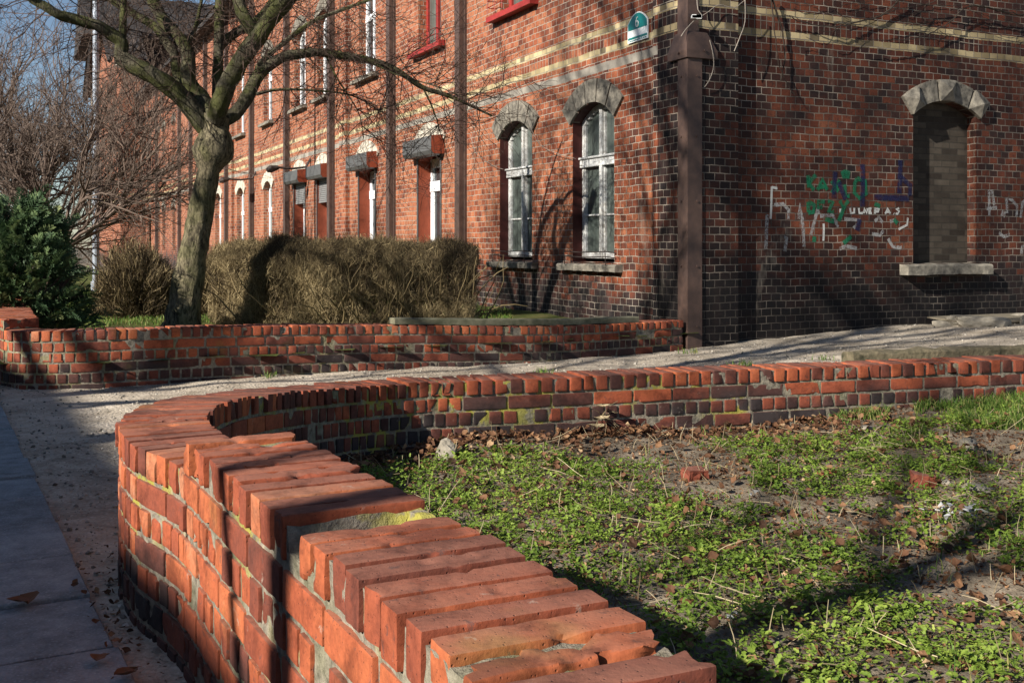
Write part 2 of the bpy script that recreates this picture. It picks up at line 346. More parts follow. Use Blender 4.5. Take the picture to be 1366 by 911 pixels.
# near wall: outer face (path side) from the near end, round the bend, away to the right
OUT=[(-.008,1.17),(-.214,1.594),(-.55,2.24),(-.88,2.87),(-1.13,3.22),(-1.31,3.62),(-1.37,4.1),(-1.35,4.7),(-1.24,5.3),(-1.0,5.85),(-.6,6.17),(0,6.36),(1.4,6.82),(3.3,7.40),(5.2,8.0),(8,8.9)]
NP=Path(OUT); TH=.278
s_step=NP.near(-.86,2.83)[0]
s_b0=NP.near(-1.36,4.0)[0]; s_b1=NP.near(-.9,5.98)[0]
def ztop_n(s): s=np.asarray(s,float); return .537-.162*sstep(s,s_b0-.3,s_b1+.2)+.0*s
FOUT=[(1.85,11.64),(1.0,11.0),(.27,10.45),(-.99,9.92),(-1.84,9.45),(-2.45,9.08),(-3.07,8.74),(-3.5,8.55),(-3.82,8.52),(-4.06,8.66),(-4.25,8.98),(-4.55,9.6),(-5.1,10.75),(-6.0,12.6),(-7.5,15.7)]
FP=Path(FOUT); s_fs=FP.near(-4.06,8.66)[0]; s_f1=FP.near(-3.07,8.7)[0]
def ztop_f(s): return .325+.125*sstep(np.asarray(s,float),0.5,s_f1)
def bed_side(x,y):     # signed distance: >0 inside the bed / behind the near wall
    i=((NP.P[None,:,0]-x[:,None])**2+(NP.P[None,:,1]-y[:,None])**2).argmin(1)
    d=np.stack([x,y],-1)-NP.P[i]; return d[:,0]*NP.T[i,1]-d[:,1]*NP.T[i,0]
def far_side(x,y):     # >0 garden side
    i=((FP.P[None,:,0]-x[:,None])**2+(FP.P[None,:,1]-y[:,None])**2).argmin(1)
    d=np.stack([x,y],-1)-FP.P[i]; return d[:,0]*FP.T[i,1]-d[:,1]*FP.T[i,0]
def gh(x,y):
    x=np.asarray(x,float); y=np.asarray(y,float)
    g=.047*np.maximum(0,x-1.5)
    return np.minimum(g,.4)
def gpath(x,y):
    x=np.asarray(x,float).ravel(); y=np.asarray(y,float).ravel()
    d=-bed_side(x,y)
    bank=.30*sstep(x,1.3,2.3)*(1-sstep(d,.35,2.6))
    P=np.stack([x,y,0*x],-1)
    return np.maximum(gh(x,y),bank)+.018*fbm(P*1.3,3)+.005*fbm(P*9,8)
def gbed(x,y):
    x=np.asarray(x,float); y=np.asarray(y,float)
    P=np.stack([x,y,0*x],-1); return gh(x,y)+.01+.03*fbm(P*1.6,21)+.012*fbm(P*7,22)
def glawn(x,y):
    P=np.stack([x,y,0*x],-1); return .19+.02*fbm(P*1.2,31)
def sheet(name,x0,x1,y0,y1,step,hf,keep,mat):
    xs=np.arange(x0,x1+step/2,step); ys=np.arange(y0,y1+step/2,step); X,Y=np.meshgrid(xs,ys); nx,ny=len(xs),len(ys)
    x,y=X.ravel(),Y.ravel(); z=hf(x,y); k=keep(x,y).reshape(ny,nx)
    kk=k[:-1,:-1]|k[1:,:-1]|k[:-1,1:]|k[1:,1:]
    J,I=np.nonzero(kk); a=J*nx+I
    f=np.stack([a,a+1,a+nx+1,a+nx],-1); used=np.unique(f); mp=-np.ones(nx*ny,int); mp[used]=np.arange(len(used)); f=mp[f]
    m=MB(); m.add(np.stack([x,y,z],-1)[used],f.tolist()); o=m.build(name,mat,None,True); return tag(o,kind='structure')
m=MB(); m.add([(-500,-300,-.06),(500,-300,-.06),(500,700,-.06),(-500,700,-.06)],[(0,1,2,3)]); tag(m.build('ground',M['base']),kind='structure')
SDIR=np.array([.476,-.879]); SN=np.array([-.879,-.476]); P0=np.array([-3.69,7.81])   # pavement edge line, street side = +SN
def pq(x,y): return (x-P0[0])*SN[0]+(y-P0[1])*SN[1]
def facq(x,y): # local y<0.1 => path side of right facade
    return x
TX=np.array([.904,.427]); TY=np.array([-.427,.904]); CC=np.array([1.894,11.66])
def loc(x,y): return (x-CC[0])*TX[0]+(y-CC[1])*TX[1],(x-CC[0])*TY[0]+(y-CC[1])*TY[1]
sheet('path',-6.5,12,0,16,.07,gpath,lambda x,y:(bed_side(x,y)<.13)&(far_side(x,y)<.13)&(pq(x,y)<.06)&(loc(x,y)[1]<.2)&~((loc(x,y)[0]<0)&(loc(x,y)[1]>0.1)&(far_side(x,y)>0)),M['gravel'])
sheet('flower_bed',-1.4,9,-.5,9.6,.05,gbed,lambda x,y:(bed_side(x,y)>.12),M['soil'])
sheet('lawn',-16,3,8,40,.2,glawn,lambda x,y:(far_side(x,y)>.13)&(loc(x,y)[0]<.1)&(pq(x,y)<8),M['lawn'])
# pavement slabs
m=MB()
for i in range(-3,44):
    for j in range(0,4):
        a0=i*.5-6; b0=j*.78; jz=rnd.uniform(-.006,.006); tl=rnd.uniform(-.008,.008); g=.010
        def fn(s,t,z,a0=a0,b0=b0,jz=jz,tl=tl):
            p=P0+SDIR*s+SN*t; n=.002*math.sin(s*9+t*5)
            return (p[0],p[1],z+jz+tl*((s-a0)/.5-.5)*2+n)
        s0,s1,t0,t1=a0+g,a0+.5-g,b0+g+rnd.uniform(-.004,.01),b0+.78-g
        m.box((s0,t0,-.05),(s1,t1,.03),fn=fn,ch=.005)
tag(m.build('pavement',M['slab']),kind='structure')
m=MB()
pp=[P0+SDIR*a+SN*t for a,t in ((-60,3.3),(30,3.3),(30,11),(-60,11))]
m.add([(p[0],p[1],-.05) for p in pp],[(0,1,2,3)]); tag(m.build('road',M['asph']),kind='structure')
# ---------------------------------------------------------------- real-brick garden walls
def brick_template(nx,ny,nz):
    def ax(n): e=.06; return np.r_[0,e,np.linspace(.18,.82,n),1-e,1] if n else np.array([0,.12,.88,1])
    A,B,C=ax(nx),ax(ny),ax(nz); na,nb,nc=len(A),len(B),len(C); idx={}; V=[];Fc=[]
    def vid(i,j,k):
        if (i,j,k) not in idx: idx[(i,j,k)]=len(V); V.append((A[i],B[j],C[k]))
        return idx[(i,j,k)]
    for i in range(na-1):
        for j in range(nb-1):
            Fc.append((vid(i,j,0),vid(i,j+1,0),vid(i+1,j+1,0),vid(i+1,j,0)))
            Fc.append((vid(i,j,nc-1),vid(i+1,j,nc-1),vid(i+1,j+1,nc-1),vid(i,j+1,nc-1)))
    for i in range(na-1):
        for k in range(nc-1):
            Fc.append((vid(i,0,k),vid(i+1,0,k),vid(i+1,0,k+1),vid(i,0,k+1)))
            Fc.append((vid(i,nb-1,k),vid(i,nb-1,k+1),vid(i+1,nb-1,k+1),vid(i+1,nb-1,k)))
    for j in range(nb-1):
        for k in range(nc-1):
            Fc.append((vid(0,j,k),vid(0,j,k+1),vid(0,j+1,k+1),vid(0,j+1,k)))
            Fc.append((vid(na-1,j,k),vid(na-1,j+1,k),vid(na-1,j+1,k+1),vid(na-1,j,k+1)))
    return np.array(V),Fc
TB={'c':brick_template(1,7,1),'s':brick_template(4,1,1),'h':brick_template(1,1,1),'l':brick_template(0,0,0),
    'C':brick_template(4,18,4),'S':brick_template(10,2,3),'H':brick_template(3,2,3)}
def one_brick(mb,path,ztop,s0,s1,t0,t1,z0,z1,kind,seed,damage=0,mat=0,tint=None,rr=.0035,skew=0):
    V,Fc=TB[kind]; L=np.array([s1-s0,t1-t0,z1-z0]); P=V*L
    q=np.clip(P,rr,L-rr); d=P-q; n=np.linalg.norm(d,axis=1)[:,None]; P=q+np.where(n>1e-9,d/np.maximum(n,1e-9)*np.minimum(n,rr),0)
    c=L/2; W=P+[s0,t0,z0]
    nz=fbm(W*[38,38,38]+seed*7.3,seed%97,3)[:,None]; dirn=(P-c)/np.linalg.norm(P-c,axis=1)[:,None]
    edge=((np.abs(P-c)/c)>.86).sum(1)[:,None]
    P=P+dirn*nz*.0016
    ch=np.maximum(0,vnoise(W*26+seed*3.1,5)[:,None]-(.44-damage*.5))*edge
    P=P-dirn*ch*(.017+.03*damage)
    if damage>.4: P=P-(P-c)*np.maximum(0,.15+fbm(W*22+seed,9)[:,None])*[.10,.02,.10]*damage+dirn*fbm(W*60+seed,11)[:,None]*.003
    a,b=(rnd.gauss(0,.003),rnd.gauss(0,.0035)); Q=P-c
    P=np.stack([Q[:,0]-a*Q[:,2]-b*Q[:,1],Q[:,1]+b*Q[:,0],Q[:,2]+a*Q[:,0]],-1)+c+[s0,t0,z0]
    sc=(s0+s1)/2; base=path.at(P[:,0],P[:,1]); zz=ztop(P[:,0])+P[:,2]
    mb.add(np.column_stack([base,zz]),Fc,mat,tint)
CH=.083
def garden_wall(name,path,ztop,sections,mats,near_of,label,holes=()):
    """sections: (s0,s1,extra_courses) ; near_of(s)->True where bricks need fine meshes"""
    root=empty(name,(0,0,0),label=label,cat='brick wall')
    cop=MB(); mas=MB(); mor=MB(); seed=1
    for (a,b,ex) in sections:
        zt=(lambda s,ex=ex: ztop(s)+ex*CH)
        # coping, bricks on edge across the wall
        s=a
        while s<b-.03:
            wd=.0655+rnd.uniform(-.006,.005); seed+=1
            near=near_of(s); dmg=0; r_=rnd.random()
            gone=any(h0<=s<h1 for h0,h1 in holes)
            if r_<.10: dmg=.75
            elif r_<.26: dmg=.35
            dz=rnd.gauss(0,.0022); dt=rnd.gauss(0,.004)
            if gone:
                one_brick(cop,path,zt,s,s+wd,.03+dt,TH-.07,-CH,-.038,'C' if near else 'c',seed,.9)
            else:
                one_brick(cop,path,zt,s,s+wd,dt-.003,TH+.003+dt,-CH+.003,dz,'C' if near else 'c',seed,dmg,rr=.0038 if dmg==0 else .006)
            s+=wd+.0165+abs(rnd.gauss(0,.003))
        nc=int(.62/CH)
        for k in range(1,nc+1):
            if (k-ex)<=0 and False: pass
            for side in (0,1):
                s=a+((k*37)%9)/9*.08-(.08 if k%2 else .04)
                first=True
                while s<b-.02:
                    sm=max(a+.0,s); near=near_of(s); cu=path.curv(s)
                    st=(k%2==1 if cu<.35 else False)
                    wd=(.236 if st else .069)+rnd.uniform(-.004,.004)
                    e=min(s+wd,b); s_=max(s,a)
                    if e-s_>.018:
                        seed+=1; r_=rnd.random(); dmg=.5 if r_<.04 else (.25 if r_<.15 else 0)
                        inn=rnd.gauss(0,.002)+(.02 if rnd.random()<.03 else 0)
                        t0,t1=(inn,.105) if side==0 else (TH-.105,TH-inn)
                        z1=-k*CH-.011+rnd.gauss(0,.001); z0=-(k+1)*CH+.003
                        kd=('S' if st else 'H') if near and side==0 else ('s' if st else 'h')
                        one_brick(mas,path,zt,s_,e,t0,t1,z0,z1,kd,seed,dmg)
                    s+=wd+.015+abs(rnd.gauss(0,.002))
        # mortar core
        ns=int((b-a)/(.012 if near_of((a+b)/2) else .03))+2; ss=np.linspace(a+.012,b-.012,ns)
        prof=[]; rec=.007
        for z in np.linspace(-.70,-.014,44): prof.append((rec,z))
        for t in np.linspace(rec,TH-rec,12)[1:-1]: prof.append((t,-.014))
        for z in np.linspace(-.014,-.70,44): prof.append((TH-rec,z))
        prof=np.array(prof); npf=len(prof)
        Sg=np.repeat(ss,npf); Pt=np.tile(prof,(ns,1)); q=np.column_stack([Sg,Pt]);
        nn=fbm(q*[30,30,30],77,3)
        tt=Pt[:,0]+np.where(Pt[:,0]<TH/2,-1,1)*nn*.0028; z=Pt[:,1]+nn*.006*(Pt[:,1]>-.016)
        hm=np.zeros(len(Sg))
        for h0,h1 in holes: hm=np.maximum(hm,(Sg>h0-.004)&(Sg<h1+.010)&(Pt[:,1]>-.05)&(Pt[:,0]<TH-.05))
        z=z-hm*.045
        V=np.column_stack([path.at(Sg,tt),zt(Sg)+z])
        Fc=[(i*npf+j,i*npf+j+1,(i+1)*npf+j+1,(i+1)*npf+j) for i in range(ns-1) for j in range(npf-1)]
        Fc+=[tuple(range(npf)),tuple((ns-1)*npf+j for j in range(npf))[::-1]]
        mor.add(V,Fc)
    mas.build('brick_courses',mats[0],root,True); cop.build('coping',mats[0],root,True); mor.build('mortar',mats[1],root,True)
    return root
s_end_n=NP.L
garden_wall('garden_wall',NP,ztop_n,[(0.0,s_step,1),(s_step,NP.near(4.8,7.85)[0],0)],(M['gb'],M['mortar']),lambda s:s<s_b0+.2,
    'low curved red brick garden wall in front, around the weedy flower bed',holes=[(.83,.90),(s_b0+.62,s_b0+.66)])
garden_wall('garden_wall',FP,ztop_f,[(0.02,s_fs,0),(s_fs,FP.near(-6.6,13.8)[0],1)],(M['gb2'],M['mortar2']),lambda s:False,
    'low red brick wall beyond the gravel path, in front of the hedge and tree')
# ---------------------------------------------------------------- the brick apartment building (local frame at its corner)
RZ=math.atan2(.427,.904)
B=empty('apartment_building',(CC[0],CC[1],0),RZ,label='long sooty red brick apartment building with arched windows and brown steel braces',cat='building')
def Lp(x,y=None,b=0.04):
    r=(x-683)/F; cx=CC[0]+.904*b; cz=CC[1]+.427*b; d=(cx-r*cz)/(.427+.904*r); Z=cz+.904*d
    return d if y is None else (d,H+(328-y)*Z/F)
def Rp(x,y=None,b=0.11):
    r=(x-683)/F; cx=CC[0]-.427*b; cz=CC[1]+.904*b; s=(r*cz-cx)/(.904-.427*r); Z=cz+.427*s
    return s if y is None else (s,H+(328-y)*Z/F)
LEFT=lambda u,d,z:(.04+d,u,z)       # depth d goes inward
RIGHT=lambda u,d,z:(u,.11+d,z)
def facade(mb,Fn,u0,u1,z0,z1,ops,D0):
    ops=sorted(ops,key=lambda o:(o[0],o[2])); cols={}
    for o in ops: cols.setdefault((o[0],o[1]),[]).append(o)
    q=lambda a,b,c,d,mat=0: mb.add([Fn(*a),Fn(*b),Fn(*c),Fn(*d)],[(0,1,2,3)],mat)
    cur=u0
    for (a,b),lst in sorted(cols.items()):
        q((cur,0,z0),(a,0,z0),(a,0,z1),(cur,0,z1)); cur=b; zc=z0
        for (_,_,za,zb,rise,jm) in lst:
            D=.30 if jm==2 else D0
            q((a,0,zc),(b,0,zc),(b,0,za),(a,0,za))
            n=10; arc=[(a+(b-a)*i/n,zb+rise*(1-(2*i/n-1)**2)) for i in range(n+1)]; top=zb+rise+.05
            for i in range(n):
                (ua,va),(ub,vb)=arc[i],arc[i+1]
                q((ua,0,va),(ub,0,vb),(ub,0,top),(ua,0,top)); q((ua,0,va),(ua,D,va),(ub,D,vb),(ub,0,vb),jm)
            q((a,0,za),(a,D,za),(a,D,zb),(a,0,zb),jm); q((b,0,za),(b,0,zb),(b,D,zb),(b,D,za),jm)
            q((a,0,za),(b,0,za),(b,D,za),(a,D,za),jm)
            zc=top
        q((a,0,zc),(b,0,zc),(b,0,z1),(a,0,z1))
    q((cur,0,z0),(u1,0,z0),(u1,0,z1),(cur,0,z1))
# ground floor: (near edge px, far edge px, kind)
GW=[('old',1.62,2.67),('old',3.86,4.94),('box',7.32,8.42),('box',10.84,11.94),('box',14.2,15.2),('box',16.3,17.4),('arch',19.88,20.9),('arch',23.61,24.7),('arch',27.4,28.5)]
for k in range(10): GW.append(('arch',37.8+k*2.55+(.6 if k%2 else 0),38.8+k*2.55+(.6 if k%2 else 0)))
ops=[]
for kd,a,b in GW:
    ops.append((a,b,.92,2.72 if kd!='box' else 2.62,.2 if kd!='box' else .16,1 if kd=='old' else (2 if kd=='box' else 0)))
    if a>3: ops.append((a,b,4.58,6.35,.2,3))
    else: ops.append((a,b,4.58,6.35,.2,3))
ops=[(a,b,c,d,e,j) for a,b,c,d,e,j in ops]
HT=8.6; DP=.20
m=MB(); facade(m,LEFT,.68,64,-.1,HT,ops,DP)
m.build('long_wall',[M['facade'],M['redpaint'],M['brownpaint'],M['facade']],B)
wa,wb=Rp(1218),Rp(1302)
m=MB(); facade(m,RIGHT,.64,11,-.1,HT,[(wa,wb,.9,2.74,.17,0)],.14)
gable=[RIGHT(.64,0,HT),RIGHT(11,0,HT),RIGHT(5.8,0,HT+3)]; m.add(gable,[(0,1,2)])
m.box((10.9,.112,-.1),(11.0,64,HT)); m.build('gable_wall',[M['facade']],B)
m=MB(); m.box((0,0,-.1),(.66,.2,HT)); m.box((.0,.199,-.1),(.2,.70,HT)); m.build('corner_pilaster',[M['pil']],B)
# bricked-up window filling
def fillmat():
    t=NT('grey_brick_infill',.9,.2); v=t.coord(); X=t._sep(v); b=t.n('TexBrick'); t.l(t.comb(X[0],X[2]),b.inputs['Vector'])
    b.inputs['Scale'].default_value=1; b.inputs['Brick Width'].default_value=.265; b.inputs['Row Height'].default_value=.078; b.inputs['Mortar Size'].default_value=.006
    b.inputs['Color1'].default_value=(.032,.025,.02,1); b.inputs['Color2'].default_value=(.085,.07,.055,1); b.inputs['Mortar'].default_value=(.05,.044,.036,1)
    n=t.noise(v,9,5,.7); t.col(t.mix(.5,b.outputs[0],t.ramp(n,[(.3,.35),(.7,1.0)]),'MULTIPLY')); t.bump(t.math('ADD',t.math('SUBTRACT',1,b.outputs[1]),t.math('MULTIPLY',n,.5)),.008); return t.m
M['fill']=fillmat()
m=MB(); m.add([RIGHT(wa-.02,.138,.85),RIGHT(wb+.02,.138,.85),RIGHT(wb+.02,.138,3.0),RIGHT(wa-.02,.138,3.0)],[(0,1,2,3)]); m.build('bricked_up_window',M['fill'],B)
# arch voussoirs
def arch(mb,Fn,a,b,zb,rise,hh,n,proud,diamonds=(),ext=.10,mat=0):
    cu=(a+b)/2; hw=(b-a)/2; rad=(hw*hw+rise*rise)/(2*rise); cz=zb+rise-rad; am=math.asin(min(1,hw/rad))*(1+ext)
    for i in range(n):
        g=.024; t0=-am+2*am*i/n+g/rad*.5; t1=-am+2*am*(i+1)/n-g/rad*.5
        r0=rad; r1=rad+hh*(1+.0*(i==n//2)); pr=proud*(1 if i in diamonds or not diamonds else .55)
        def pt(t,r,d): return Fn(cu+r*math.sin(t),-d,cz+r*math.cos(t))
        V=[];ts=[t0,(t0+t1)/2,t1]
        fr=[pt(t,r0,pr) for t in ts]+[pt(t,r1,pr) for t in ts[::-1]]; bk=[pt(t,r0,-.10) for t in ts]+[pt(t,r1,-.10) for t in ts[::-1]]
        V=fr+bk; Fc=[(j,(j+1)%6,6+(j+1)%6,6+j) for j in range(6)]+[tuple(range(11,5,-1))]
        if i in diamonds:
            V.append(pt((t0+t1)/2,(r0+r1)/2,pr+.07)); ap=12
            Fc+=[(j,(j+1)%6,ap) for j in range(6)]
        else: Fc.append(tuple(range(6)))
        mb.add(V,Fc,mat)
m=MB(); arch(m,RIGHT,wa,wb,2.74,.17,.26,5,.05,(0,2,4)); m.build('window_arch',M['stone'],B)
def sill(name,Fn,a,b,z,th,pr,mat,par,seed=0):
    m=MB(); n=16
    for_=[]
    us=np.linspace(a,b,n); prof=[(-pr,z-th),(-pr,z-.015),(-pr+.02,z),(.1,z+.015),(.1,z-th)]
    V=[];
    for i,u in enumerate(us):
        for (d,zz) in prof:
            j=.008*vnoise(np.array([[u*9,d*9,zz*9+seed]]))[0]; V.append(Fn(u,d+(j if d<0 else 0),zz+j*.7))
    k=5; Fc=[(i*k+j,i*k+(j+1)%k,(i+1)*k+(j+1)%k,(i+1)*k+j) for i in range(n-1) for j in range(k)]+[tuple(range(k))[::-1],tuple((n-1)*k+j for j in range(k))]
    m.add(V,Fc); return m.build(name,mat,par)
sill('window_sill',RIGHT,Rp(1200),Rp(1318,None,.05),.89,.12,.14,M['stone'],B)
# windows
def win_old(a,b,par):
    W=empty('window'); W.parent=par
    f=MB(); D=DP-.06; c=a+(b-a)*.5; zb,zs,rise=.96,2.72,.2
    def bar(u0,u1,z0,z1,p=0,t=.05): f.box((u0,D-p,z0),(u1,D+t,z1),fn=lambda x,y,z:LEFT(x,y,z),ch=.006)
    bar(a,a+.06,zb,2.76); bar(b-.06,b,zb,2.76); bar(c-.032,c+.032,zb,2.9,.03); bar(a,b,zb,zb+.08,.004); bar(a,b,2.13,2.235,.035); bar(a,b,2.235,2.262,.06)
    bar(a+.07,c-.045,1.50,1.525,-.01,.03); bar(c+.045,b-.07,1.50,1.525,-.01,.03)
    for u0,u1 in ((a+.06,a+.082),(c-.054,c-.032),(c+.032,c+.054),(b-.082,b-.06)): bar(u0,u1,zb+.08,2.12,-.008,.04); bar(u0,u1,2.26,2.80,-.008,.04)
    n=10
    for i in range(n):
        u0=a+(b-a)*i/n; u1=a+(b-a)*(i+1)/n; z0=zs+rise*(1-(2*(i+.5)/n-1)**2); bar(u0,u1,z0-.075,z0+.03,.002)
    f.build('frame',M['white'],W)
    p=MB(); p.add([LEFT(a,D+.035,.95),LEFT(b,D+.035,.95),LEFT(b,D+.035,2.95),LEFT(a,D+.035,2.95)],[(0,1,2,3)]); p.build('pane',M['pane'],W)
    g=MB(); arch(g,LEFT,a,b,2.72,.2,.29,5,.035); g.build('arch',M['stone'],W)
    sill('sill',LEFT,a-.2,b+.26,.89,.085,.11,M['stone'],W,a)
    r=MB()
    for zz in (.99,1.05):
        P=[LEFT(a-.05,-.0,zz-.02),LEFT(a-.02,-.13,zz),LEFT((a+b)/2,-.135,zz-.012),LEFT(b+.02,-.13,zz),LEFT(b+.05,0,zz)]; r.tube(P,.007,5)
    for u in (a,b): r.tube([LEFT(u,-.12,.88),LEFT(u,-.13,1.07)],.006,5)
    r.build('rail',M['iron'],W)
    return W
def win_box(a,b,par,shut=0):
    W=empty('window'); W.parent=par; f=MB(); D=.235
    def bar(u0,u1,z0,z1,p=0,t=.05): f.box((u0,D-p,z0),(u1,D+t,z1),fn=lambda x,y,z:LEFT(x,y,z),ch=.006)
    c=(a+b)/2
    bar(a,a+.1,.93,2.62); bar(b-.1,b,.93,2.62); bar(c-.06,c+.06,.93,2.62,.01); bar(a,b,.93,1.03); bar(a,b,2.08,2.26,.012); bar(a,b,2.5,2.66)
    for u0 in (a+.1,c-.11,c+.06,b-.15): bar(u0,u0+.05,1.03,2.08,-.01,.03)
    f.build('frame',M['whitenew'],W)
    p=MB(); p.add([LEFT(a,D+.035,.92),LEFT(b,D+.035,.92),LEFT(b,D+.035,2.7),LEFT(a,D+.035,2.7)],[(0,1,2,3)]); p.build('pane',M['pane'] if rnd.random()<.5 else M['darkpane'],W)
    s=MB(); P=[(-.20,2.66),(-.24,2.72),(-.24,2.96),(-.0,2.99),(.02,2.66)]; k=5
    V=[LEFT(u,d,z) for u in (a-.16,b+.16) for d,z in P]
    s.add(V,[(i,(i+1)%k,k+(i+1)%k,k+i) for i in range(k)],0); s.add(V,[tuple(range(k))[::-1],tuple(range(k,2*k))],1)
    s.box((a-.03,-.02,.95),(a+.004,-.002,2.66),0,fn=lambda x,y,z:LEFT(x,y,z)); s.box((b-.004,-.02,.95),(b+.03,-.002,2.66),0,fn=lambda x,y,z:LEFT(x,y,z))
    s.build('shutter_box',[M['boxgrey'],M['brownpaint']],W)
    if shut:
        q=MB(); z=2.66
        while z>2.66-shut: q.box((a+.016,.03,z-.045),(b-.016,.045,z-.006),fn=lambda x,y,z:LEFT(x,y,z),ch=.004); z-=.045
        q.build('rolling_shutter',M['shutter'],W)
    g=MB(); arch(g,LEFT,a,b,2.78,.2,.27,5,.03); g.build('arch',M['stone_pale'],W)
    return W
def win_arch(a,b,par,z0=.92,zs=2.72,fm='whitenew',pm='pane',top='stone_pale',sl=True):
    W=empty('window'); W.parent=par; f=MB(); D=DP-.05; c=(a+b)/2
    def bar(u0,u1,za,zb,p=0,t=.05): f.box((u0,D-p,za),(u1,D+t,zb),fn=lambda x,y,z:LEFT(x,y,z),ch=.006)
    bar(a,a+.09,z0,zs+.05); bar(b-.09,b,z0,zs+.05); bar(c-.05,c+.05,z0,zs+.17,.01); bar(a,b,z0,z0+.1); bar(a,b,z0+1.15,z0+1.28,.012)
    n=8
    for i in range(n):
        u0=a+(b-a)*i/n; u1=a+(b-a)*(i+1)/n; zz=zs+.2*(1-(2*(i+.5)/n-1)**2); bar(u0,u1,zz-.09,zz+.03,.002)
    f.build('frame',M[fm],W)
    p=MB(); p.add([LEFT(a,D+.035,z0),LEFT(b,D+.035,z0),LEFT(b,D+.035,zs+.25),LEFT(a,D+.035,zs+.25)],[(0,1,2,3)]); p.build('pane',M[pm],W)
    g=MB(); arch(g,LEFT,a,b,zs,.2,.27,5,.03); g.build('arch',M[top],W)
    if sl: sill('sill',LEFT,a-.2,b+.22,z0-.03,.09,.13,M['redframe'] if fm=='redframe' else M['stone'],W,a)
    return W
ki=0
for kd,a,b in GW:
    if kd=='old': win_old(a,b,B)
    elif kd=='box': win_box(a,b,B,{14.2:.5,16.3:.45}.get(a,0))
    else: win_arch(a,b,B,pm='darkpane' if a>30 else 'pane',fm='whitenew' if a<30 else 'redpaint',sl=False,top='stone_pale' if a<30 else 'stone')
    up=win_arch(a,b,B,4.58,6.35,fm='redframe' if a<9 else 'whitenew',pm='pane' if a<9 else 'darkpane',top='stone')
    if a<9 and a>3:
        r=MB()
        for zz in (4.66,4.76): r.tube([LEFT(a-.1,0,zz),LEFT(a-.1,-.16,zz),LEFT(b+.1,-.16,zz),LEFT(b+.1,0,zz)],.007,4)
        for u in np.linspace(a-.1,b+.1,6): r.tube([LEFT(u,-.16,4.56),LEFT(u,-.16,4.76)],.005,4)
        r.build('rail',M['redframe'],up)
# steel braces down the long front and at the corner
def brace(u,wd,pr,z0=-.1,z1=HT,mat='steel'):
    m=MB(); m.box((u-wd/2,-pr,z0),(u+wd/2,-.001,z1),fn=lambda x,y,z:LEFT(x,y,z),ch=.004)
    m.box((u-wd/2-.03,-pr*.35,z0),(u-wd/2-.002,-.002,z1),fn=lambda x,y,z:LEFT(x,y,z)); m.box((u+wd/2+.002,-pr*.35,z0),(u+wd/2+.03,-.002,z1),fn=lambda x,y,z:LEFT(x,y,z))
    return m.build('steel_brace',M[mat],B)
for u in (6.33,9.76,13.86,18.0,22.3,26.2,30.2,33.5,36.4,43.6,50.0,56.5): brace(u,.2,.12)
for u in (12.85,25.4,37.0,47.0): m=MB(); m.box((u-.24,-.09,-.1),(u+.24,-.002,HT),fn=lambda x,y,z:LEFT(x,y,z)); m.build('pilaster',M['pil'],B)
m=MB(); t_=.022
m.box((-t_,-t_,-.1),(.165,-.001,3.2)); m.box((-t_,-.001,-.1),(-.001,.165,3.2)); 
m.box((-t_,-t_,3.42),(.12,-.001,HT)); m.box((-t_,-.001,3.42),(-.001,.17,HT))
V=[];
for z,o,e in ((3.14,.045,.33),(3.22,.05,.33),(3.42,.035,.20)):
    V+=[(-o,-o,z),(e+.02,-o,z),(e+.02,-.001,z),(-.001,-.001,z),(-.001,e,z),(-o,e,z)]
Fc=[tuple(range(6))[::-1],tuple(range(12,18))]+[(l*6+i,l*6+(i+1)%6,l*6+6+(i+1)%6,l*6+6+i) for l in range(2) for i in range(6)]
m.add(V,Fc); 
for z in (.25,.9,1.6,2.3,2.95):
    m.tube([(.10,-t_+.002,z),(.10,-t_-.012,z)],.013,8); m.tube([(-t_+.002,.10,z),(-t_-.012,.10,z)],.013,8)
m.tube([(-.045,.1,3.2),(-.07,.1,3.2)],.012,6); m.tube([(.18,-.045,3.22),(.18,-.065,3.22)],.014,8)
m.build('corner_steel_angle',M['steel'],B)
# gutter and roof
m=MB(); m.box((-.45,-.4,HT),(11.4,64.2,HT+.16)); m.build('eaves',M['roof'],B)
m=MB(); m.add([(-.5,-.4,HT+.17),(5.8,-.4,HT+3.3),(11.5,-.4,HT+.17),(-.5,64,HT+.17),(5.8,64,HT+3.3),(11.5,64,HT+.17)],[(0,3,4,1),(1,4,5,2),(0,1,2),(3,5,4)]); m.build('roof',M['roof'],B)
# projecting taller gabled bay far down the row
m=MB(); m.box((-1.1,49,-.1),(.03,63.9,11.0)); m.add([(-1.1,49,11.0),(-1.1,63.9,11.0),(-1.1,56.4,15.5),(.03,49,11.0),(.03,63.9,11.0),(.03,56.4,15.5)],[(0,1,2),(3,5,4)]); m.build('gabled_bay',M['facade'],B)
m=MB()
for sg,(y0,z0) in enumerate(((48.2,10.4),(64.7,10.4))):
    for k in range(3):
        o=k*.35; m.tube([(-1.7+.4*k,y0,z0-.25*k),(-1.7+.4*k,56.4,15.9-.25*k)],.12,4,mat=k%2)
m.add([(-1.9,48.0,10.6),(-1.9,56.4,16.1),(.1,56.4,16.1),(.1,48.0,10.6),(-1.9,64.9,10.6),(.1,64.9,10.6)],[(0,1,2,3),(1,4,5,2)]); m.build('gable_roof',[M['roof'],M['stone_pale']],B)
# lamp brackets, small boxes on the front
for u,z in ((21.9,3.02),(15.8,2.95),(39.8,3.1)):
    m=MB(); m.tube([LEFT(u,0,z+.25),LEFT(u,-.12,z+.05),LEFT(u,-.45,z),LEFT(u,-.8,z+.02)],.03,6); m.tube([LEFT(u,-.78,z+.02),LEFT(u,-.95,z-.02),LEFT(u,-1.05,z-.06)],[.05,.09,.05],8); m.build('wall_lamp',M['iron'],B)
m=MB(); m.box((.0,.0,0),(.1,.12,.3)); 
